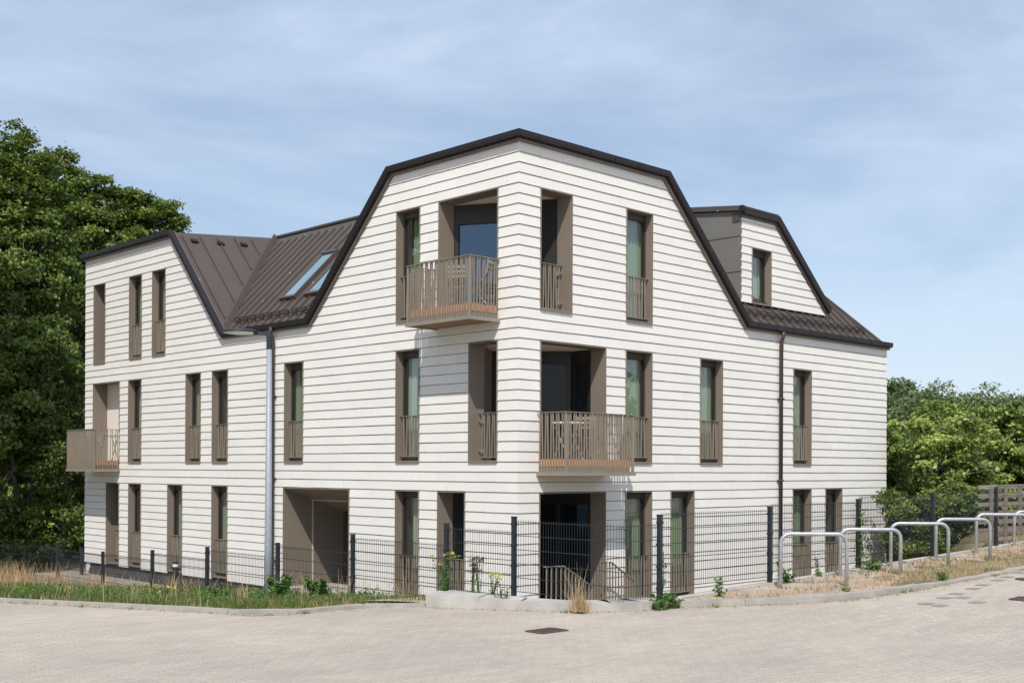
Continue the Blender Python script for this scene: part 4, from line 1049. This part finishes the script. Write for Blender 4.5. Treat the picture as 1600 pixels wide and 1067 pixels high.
bush(1432, 31, 2.3, .85, .3, .3, 24, 'ivy_hedge', 'low dark ivy hedge behind the mesh fence against the building corner', 12000, .07, 'leaf', .11, 'hedge', None, 12, 60)
bush(1500, 31.5, 2.35, 1.15, 1.1, 1.1, 28, 'bush', 'low dark bush added for the shade under the bright bushes, between the ivy hedge and the wooden slat fence', 12000, .09, 'leaf', .14, 'bush', None, 10, 40)  # dark leaves added to stand for the deep shade below the bright bushes
FT = 'distant trees on the right skyline'
bush(1400, 66, 7.9, 2.2, 1, 1.3, 31, 'distant_tree', 'farther dark green tree touching the right wall edge on the skyline', 13000, .19, 'leafFar', .28, 'tree', FT, 12)
bush(1462, 62, 7.3, 3.2, 1, 1.3, 32, 'distant_tree', 'rounded olive green tree crown on the skyline above the bright bushes', 20000, .15, 'leafFar', .26, 'tree', FT, 18)
bush(1540, 72, 7.4, 3.2, 1, 1.3, 33, 'distant_tree', 'dark airy tree on the skyline in the dip between two rounded crowns', 11000, .19, 'leaf', .30, 'tree', FT, 14)
bush(1605, 60, 6.9, 3.0, 1, 1.3, 34, 'distant_tree', 'yellowish green tree on the skyline at the right edge of the photo', 17000, .15, 'leafYel', .26, 'tree', FT, 16)
OT = 'trees beside the lot, seen only as reflections in the window panes'
bush(0, 0, 17.8, 4.6, 3.5, 0, 41, 'maple_tree', 'large maple outside the photo, placed to shade the trees at the left, also mirrored in the left windows', 30000, .26, 'leaf', .38, 'tree', OT, 20, 18, (-8.6, 19, 0))  # unseen tree, sited and heightened to shade the lower left foliage
bush(0, 0, 11.5, 5.0, 2.0, 0, 42, 'maple_tree', 'second maple outside the photo, mirrored in the left windows near the balcony', 12000, .34, 'leaf', .5, 'tree', OT, 12, 10, (-27, 13, 0))
bush(0, 0, 7.5, 4.5, 1.5, 1, 43, 'maple_tree', 'low maple outside the photo, mirrored in the right ground floor windows', 9000, .34, 'leaf', .5, 'tree', OT, 10, 10, (26, -24, 0))
bush(0, 0, 7.0, 4.5, 1.5, 1, 44, 'maple_tree', 'wide maple outside the photo, mirrored in the right windows by the downpipe', 9000, .34, 'leaf', .5, 'tree', OT, 10, 10, (38, -16, 0))

# ------------------------------------------------------------------ grass and weeds
def blades(P, h, w_, seed, name, m, lean=.35, parent=None, tint=None, seg=1):
    r = np.random.default_rng(seed); n = len(P); H = h * r.uniform(.45, 1.25, n); a = r.uniform(0, 2 * math.pi, n)
    dx = np.stack([np.cos(a), np.sin(a), np.zeros(n)], 1); b = r.uniform(0, 2 * math.pi, n); ln = np.stack([np.cos(b), np.sin(b), np.zeros(n)], 1) * (H * lean * r.uniform(.2, 1.3, n))[:, None]
    z = np.zeros((n, 3)); z[:, 2] = H
    mid = P + z * .55 + ln * .35
    V = np.stack([P - dx * w_ / 2, P + dx * w_ / 2, mid + dx * w_ * .42, mid - dx * w_ * .42, mid - dx * w_ * .42, mid + dx * w_ * .42, P + z + ln + dx * w_ * .06, P + z + ln - dx * w_ * .06], 1).reshape(-1, 3)
    F = np.arange(8 * n).reshape(2 * n, 4); tn = r.random(n) if tint is None else np.clip(tint + r.normal(0, .15, n), 0, 1)
    return np_mesh(name, V, F, np.repeat(tn, 8), m, parent)
def scatter(n, box, cond, seed, clump=0):
    r = np.random.default_rng(seed); out_ = []
    if clump: cc = np.stack([r.uniform(box[0], box[1], clump), r.uniform(box[2], box[3], clump)], 1)
    while len(out_) < n:
        if clump and r.random() < .75:
            c = cc[r.integers(clump)]; x, y = c + r.normal(0, .13, 2)
        else: x, y = r.uniform(box[0], box[1]), r.uniform(box[2], box[3])
        if cond(x, y): out_.append((x, y, terr(x, y) - .01))
    return np.array(out_)
vL = lambda x, y: sdist(x, y) > .16 and x < FX + .25 and not (y < -3.75)
vG = lambda x, y: vL(x, y) and (sdist(x, y) > .6 or rng.random() < .28)
near = lambda x, y: vL(x, y) and y < 3 - (x + 4) * .0
P = scatter(22000, (-9.8, -3.9, -3.6, 5), vG, 1, 420); o = blades(P, .12, .010, 1, 'verge_grass', 'grass'); tag(o, 'green weedy grass on the verge left of the low wall', 'grass', kind='stuff')
P = scatter(14000, (-11.5, -3.9, 1, 14), vG, 2, 300); o = blades(P, .20, .012, 2, 'verge_grass', 'grass'); tag(o, 'longer green grass on the far left verge', 'grass', kind='stuff')
P = scatter(3000, (-9.8, -3.9, -3.6, 8), vL, 3, 120); o = blades(P, .11, .009, 3, 'dry_verge_grass', 'dry', .5); tag(o, 'dry straw mixed into the left verge', 'grass', kind='stuff')
P = scatter(1100, (-9.5, -3.9, -3.2, 11), lambda x, y: vL(x, y) and sdist(x, y) > .5, 44, 60); o = blades(P, .42, .007, 45, 'dry_stalks', 'dry', .4); tag(o, 'thin dry stalks standing through the left verge grass', 'grass', kind='stuff')
tl = lambda x, y: vL(x, y) and (y > 9.5)
P = scatter(3000, (-10.5, -4.6, 9.5, 15), tl, 4, 60); o = blades(P, .62, .012, 4, 'tall_dry_grass', 'dry', .35); tag(o, 'tall straw coloured grass at the far left around the fence posts', 'grass', kind='stuff')
vR = lambda x, y: sdist(x, y) > .15 and y < FY - .1 and x > -3.2
P = scatter(6000, (-3, 10.5, -8, -6.3), vR, 5, 150); o = blades(P, .085, .008, 5, 'dry_verge_grass', 'dry', .8); tag(o, 'sparse dry grass around the bicycle stands', 'grass', kind='stuff')
P = scatter(900, (-3, 10.5, -8, -6.3), vR, 6, 45); o = blades(P, .09, .012, 6, 'weed_patches', 'grass', .6); tag(o, 'small green weeds in the dry verge of the bicycle stands', 'weeds', kind='stuff')
bk_ = lambda x, y: y > FY + .25 and x > 9
P = scatter(3500, (8, 16, -5.9, -3.2), lambda x, y: True, 7, 90); o = blades(P, .18, .012, 7, 'dry_verge_grass', 'dry', .5); tag(o, 'dry grass between the mesh fence and wooden slat fence', 'grass', kind='stuff')
# low leafy weeds tangled through the left verge
rg_ = np.random.default_rng(77); Cw = []
while len(Cw) < 300:
    x, y = rg_.uniform(-10, -3.9), rg_.uniform(-3.5, 10)
    if vL(x, y) and sdist(x, y) > .45 + .5 * rg_.random() and (math.sin(x * 2.1 + y * 1.3) + rg_.normal(0, .6)) > .1: Cw.append((x, y, terr(x, y) + rg_.uniform(.02, .16)))
o = leaves(np.array(Cw), 9000, .038, .075, 78, 'leafy_weeds', 'weed', up=.8); tag(o, 'low leafy weeds tangled through the grass of the left verge', 'weeds', kind='stuff')
P = []
for (a, b) in zip(EDGE[2:-2], EDGE[3:-1]):
    L = math.hypot(b[0] - a[0], b[1] - a[1])
    for k in range(int(L * 75)):
        u_ = rg_.random(); x = a[0] + (b[0] - a[0]) * u_ + rg_.normal(0, .03); y = a[1] + (b[1] - a[1]) * u_ - abs(rg_.normal(0, .07)); P.append((x, y, lotz(x) + .002))
o = blades(np.array(P), .022, .012, 79, 'dry_litter', 'dry', 2.6); tag(o, 'dry straw litter gathered along the foot of the kerb and low wall', 'litter', kind='stuff')
# joint weeds along kerbs
P = []
r = np.random.default_rng(9)
for (a, b) in zip(EDGE[2:-3], EDGE[3:-2]):
    L = math.hypot(b[0] - a[0], b[1] - a[1])
    for k in range(int(L * 2.2)):
        if r.random() < .5: continue
        u_ = r.random(); cx_, cy_ = a[0] + (b[0] - a[0]) * u_, a[1] + (b[1] - a[1]) * u_
        for q in range(int(r.integers(8, 34))): P.append((cx_ + r.normal(0, .05), cy_ - .02 + r.normal(0, .035), lotz(cx_) - .005))
o = blades(np.array(P), .05, .010, 8, 'joint_weeds', 'grass', .9); tag(o, 'small weeds in the joint between kerb and pavers', 'weeds', kind='stuff')
# litter of straw and grit along the kerb foot
# soil sheet on the right verge
sm = MB(); xs_ = np.arange(-3.0, 14, .5)
ring = []
for i in range(len(xs_) - 1):
    for j in range(6):
        q = []
        for (x, jj) in ((xs_[i], j), (xs_[i + 1], j), (xs_[i + 1], j + 1), (xs_[i], j + 1)):
            ye = np.interp(x, EA[15:, 0], EA[15:, 1]) + .10; y = ye + (FY - .08 - ye) * jj / 6
            q.append((x, y, (lotz(x) + .065 - .05 * ss(-.5, 2, x)) * (1 - jj / 6) + (fenceR(x) - .01) * jj / 6 + .012 * math.sin(x * 5 + jj * 2)))
        sm.poly(q)
struct(sm.build('dry_verge', 'soil'))

def plant(name, x, y, z, h, r, label, kind='leafy', seed=0, n=260, leaf=.045, m='weed', group=None, cat='plant'):
    e = empty(name, (x, y, z), label, cat, group); rnd = random.Random(seed); rg = np.random.default_rng(seed)
    st = MB(); stems = []
    for k in range(7 if kind != 'single' else 2):
        a = rnd.uniform(0, 6.28); q = rnd.uniform(.2, 1) * r; hh = h * rnd.uniform(.6, 1)
        p0 = Vector((x + rnd.uniform(-.02, .02), y + rnd.uniform(-.02, .02), z - .03)); p2 = Vector((x + math.cos(a) * q, y + math.sin(a) * q, z + hh)); p1 = p0.lerp(p2, .5) + Vector((0, 0, .04 * h))
        st.tube([p0, p1, p2], [.006, .0045, .002], 5); stems.append((p0, p1, p2))
    st.build('stem', 'weed' if kind != 'dead' else 'dry', e)
    C_ = []
    for p0, p1, p2 in stems:
        for k in range(8):
            f = .12 + .88 * k / 7; q = (p0.lerp(p1, f * 2) if f < .5 else p1.lerp(p2, f * 2 - 1)); C_.append(tuple(q))
    C_ = np.array(C_)
    leaves(C_, n, leaf, leaf * .7, seed, 'leaves', m, e, up=.7)
    if kind == 'flower':
        for k_, p_ in enumerate(stems):
            T = np.array([tuple(p_[2])]); leaves(T, 9, .028, .022, seed + k_, 'flower', 'petal', e, up=1, ctr=T[0] - np.array([0, 0, .1]))
    if kind == 'seed':
        for k_, p_ in enumerate(stems):
            T = np.array([tuple(p_[1].lerp(p_[2], .8))]); leaves(T, 34, .020, .028, seed + k_, 'seed_head', 'seed', e, up=.2)
    return e
plant('ragwort', -4.75, -3.35, 1.1, .55, .28, 'tall weed with bright yellow flowers at the left end of the low white wall', 'flower', 1, 200, .035)
plant('ragwort', -4.45, -4.05, 1.03, .42, .14, 'sparse yellow flowered weed just left of the tall corner fence post', 'flower', 2, 60, .03)
plant('ragwort', -7.0, 1.2, terr(-7.0, 1.2), .20, .5, 'low patch of bright yellow flowers on the left verge near the bollard', 'flower', 3, 120, .03)
plant('ragwort', -8.3, 2.6, terr(-8.3, 2.6), .22, .6, 'leftmost low patch of yellow flowers close to the kerb', 'flower', 33, 160, .03)
plant('dock_weed', -4.45, -3.75, 1.05, .62, .10, 'dark dried seed stalks between the two left corner fence posts', 'seed', 4, 40, .02, 'seed')
plant('dock_weed', -4.35, -3.52, 1.05, .50, .10, 'shorter dark dried seed stalk right of the yellow flowered weed', 'seed', 5, 40, .02, 'seed')
plant('green_weed', -5.15, -4.95, 1.0, .30, .14, 'green weed at the foot of the tall corner fence post', 'leafy', 6, 150, .03)
plant('nettle_bush', -5.55, -.30, terr(-5.55, -.3) - .02, .40, .60, 'leafy dark green weed bush at the foot of the lamp post', 'leafy', 7, 2400, .042)
plant('nettle_bush', -5.15, -.95, terr(-5.15, -.95) - .02, .42, .50, 'upright green weed bush right of the lamp post foot', 'leafy', 8, 1500, .042)
plant('nettle_bush', -6.0, .75, terr(-6.0, .75), .25, .4, 'low green weed clump just left of the lamp post', 'leafy', 81, 700, .045)
plant('broadleaf_weed', -3.35, -6.42, 1.02, .20, .14, 'broad leaved bright green weed at the foot of the first right fence post', 'leafy', 9, 110, .075)
plant('broadleaf_weed', -3.62, -6.40, 1.02, .16, .14, 'lower broad leaved weed on the pavers left of the first right fence post', 'leafy', 10, 80, .07)
plant('green_weed', -2.45, -6.55, 1.06, .30, .07, 'narrow upright green weed between the first two right fence posts', 'single', 11, 90, .045)
plant('green_weed', -.45, -6.35, 1.12, .26, .18, 'leafy weed behind the left leg of the nearest bicycle hoop', 'leafy', 12, 240, .045)
plant('green_weed', .55, -6.28, 1.15, .42, .10, 'tall thin weed in front of the second window from the right downpipe', 'single', 13, 90, .04)
plant('fern_weed', 2.05, -6.45, 1.2, .22, .22, 'spreading bright green weed at the foot of the ivy wrapped fence post', 'leafy', 14, 260, .05)
plant('green_weed', -.8, -7.55, 1.08, .12, .10, 'small dark weed on the kerb below the nearest bicycle hoop', 'leafy', 15, 110, .03)
plant('green_weed', 1.55, -7.85, 1.16, .14, .16, 'small grey green weed near the kerb below the third bicycle hoop', 'leafy', 16, 120, .035)
plant('green_weed', 5.2, -5.95, 1.32, .50, .06, 'thin yellowish weed in the dark fence gap right of the ivy hedge', 'single', 17, 90, .03, 'grass')
# ivy on the fence post
e = empty('ivy_vine', (1.91, -6.24, 1.2), 'dark ivy vine climbing the fence post in front of the right building corner', 'vine')
st = MB(); st.tube([(1.91, -6.24, 1.1), (1.95, -6.25, 1.6), (1.90, -6.24, 2.1), (1.96, -6.24, 2.42)], .007, 5); st.build('stem', 'bark', e)
cz = np.array([(1.92 + .05 * math.sin(k * 1.7), -6.245, 1.15 + 1.1 * k / 30) for k in range(30)]); leaves(cz, 420, .035, .045, 41, 'leaves', 'weed', e)
e = empty('bindweed_vine', (-3.34, -6.24, 1.1), 'thin vine creeping up the first right fence post', 'vine')
st = MB(); st.tube([(-3.33, -6.24, 1.02), (-3.30, -6.24, 1.5), (-3.31, -6.24, 1.75)], .005, 5); st.build('stem', 'weed', e)
cz = np.array([(-3.31 + .02 * math.sin(k * 1.7), -6.245, 1.05 + .65 * k / 20) for k in range(20)]); leaves(cz, 120, .03, .025, 42, 'leaves', 'weed', e)
# dry tuft in front of the terrace
e = empty('dry_grass_tuft', (-4.55, -5.95, 1.05), 'tall dry straw tuft growing at the low white wall in front of the stair railing', 'grass')
rg = np.random.default_rng(5); P = np.array([(-4.72, -6.0, 1.03)]) + rg.normal(0, 1, (260, 3)) * np.array([.05, .05, 0])
o = blades(P, .22, .007, 51, 'straw_base', 'dry', .5, e)
P = np.array([(-4.72, -5.95, 1.05)]) + rg.normal(0, 1, (26, 3)) * np.array([.05, .05, 0]); o = blades(P, .52, .006, 52, 'straw_stalks', 'dry', .45, e)
# bird on the treetop
q = at(73, 242, 44); e = empty('crow', q, 'black crow perched on the top of the left maple', 'bird')
mb = MB(); mb.tube([q + Vector((-.02, 0, .26)), q + Vector((0, 0, .22)), q + Vector((.03, 0, .12)), q + Vector((.02, 0, 0)), q + Vector((-.04, 0, -.18)), q + Vector((-.06, 0, -.30))], [.02, .055, .09, .10, .05, .02], 10)
mb.tube([q + Vector((-.01, 0, .24)), q + Vector((.10, -.03, .22))], [.025, .006], 6); mb.build('body', 'feather', e, smooth=True)
for s_ in (-.03, .03):
    mb = MB(); mb.tube([q + Vector((s_, s_, -.05)), q + Vector((s_, s_, -.22))], .008, 5); mb.build('leg', 'feather', e)
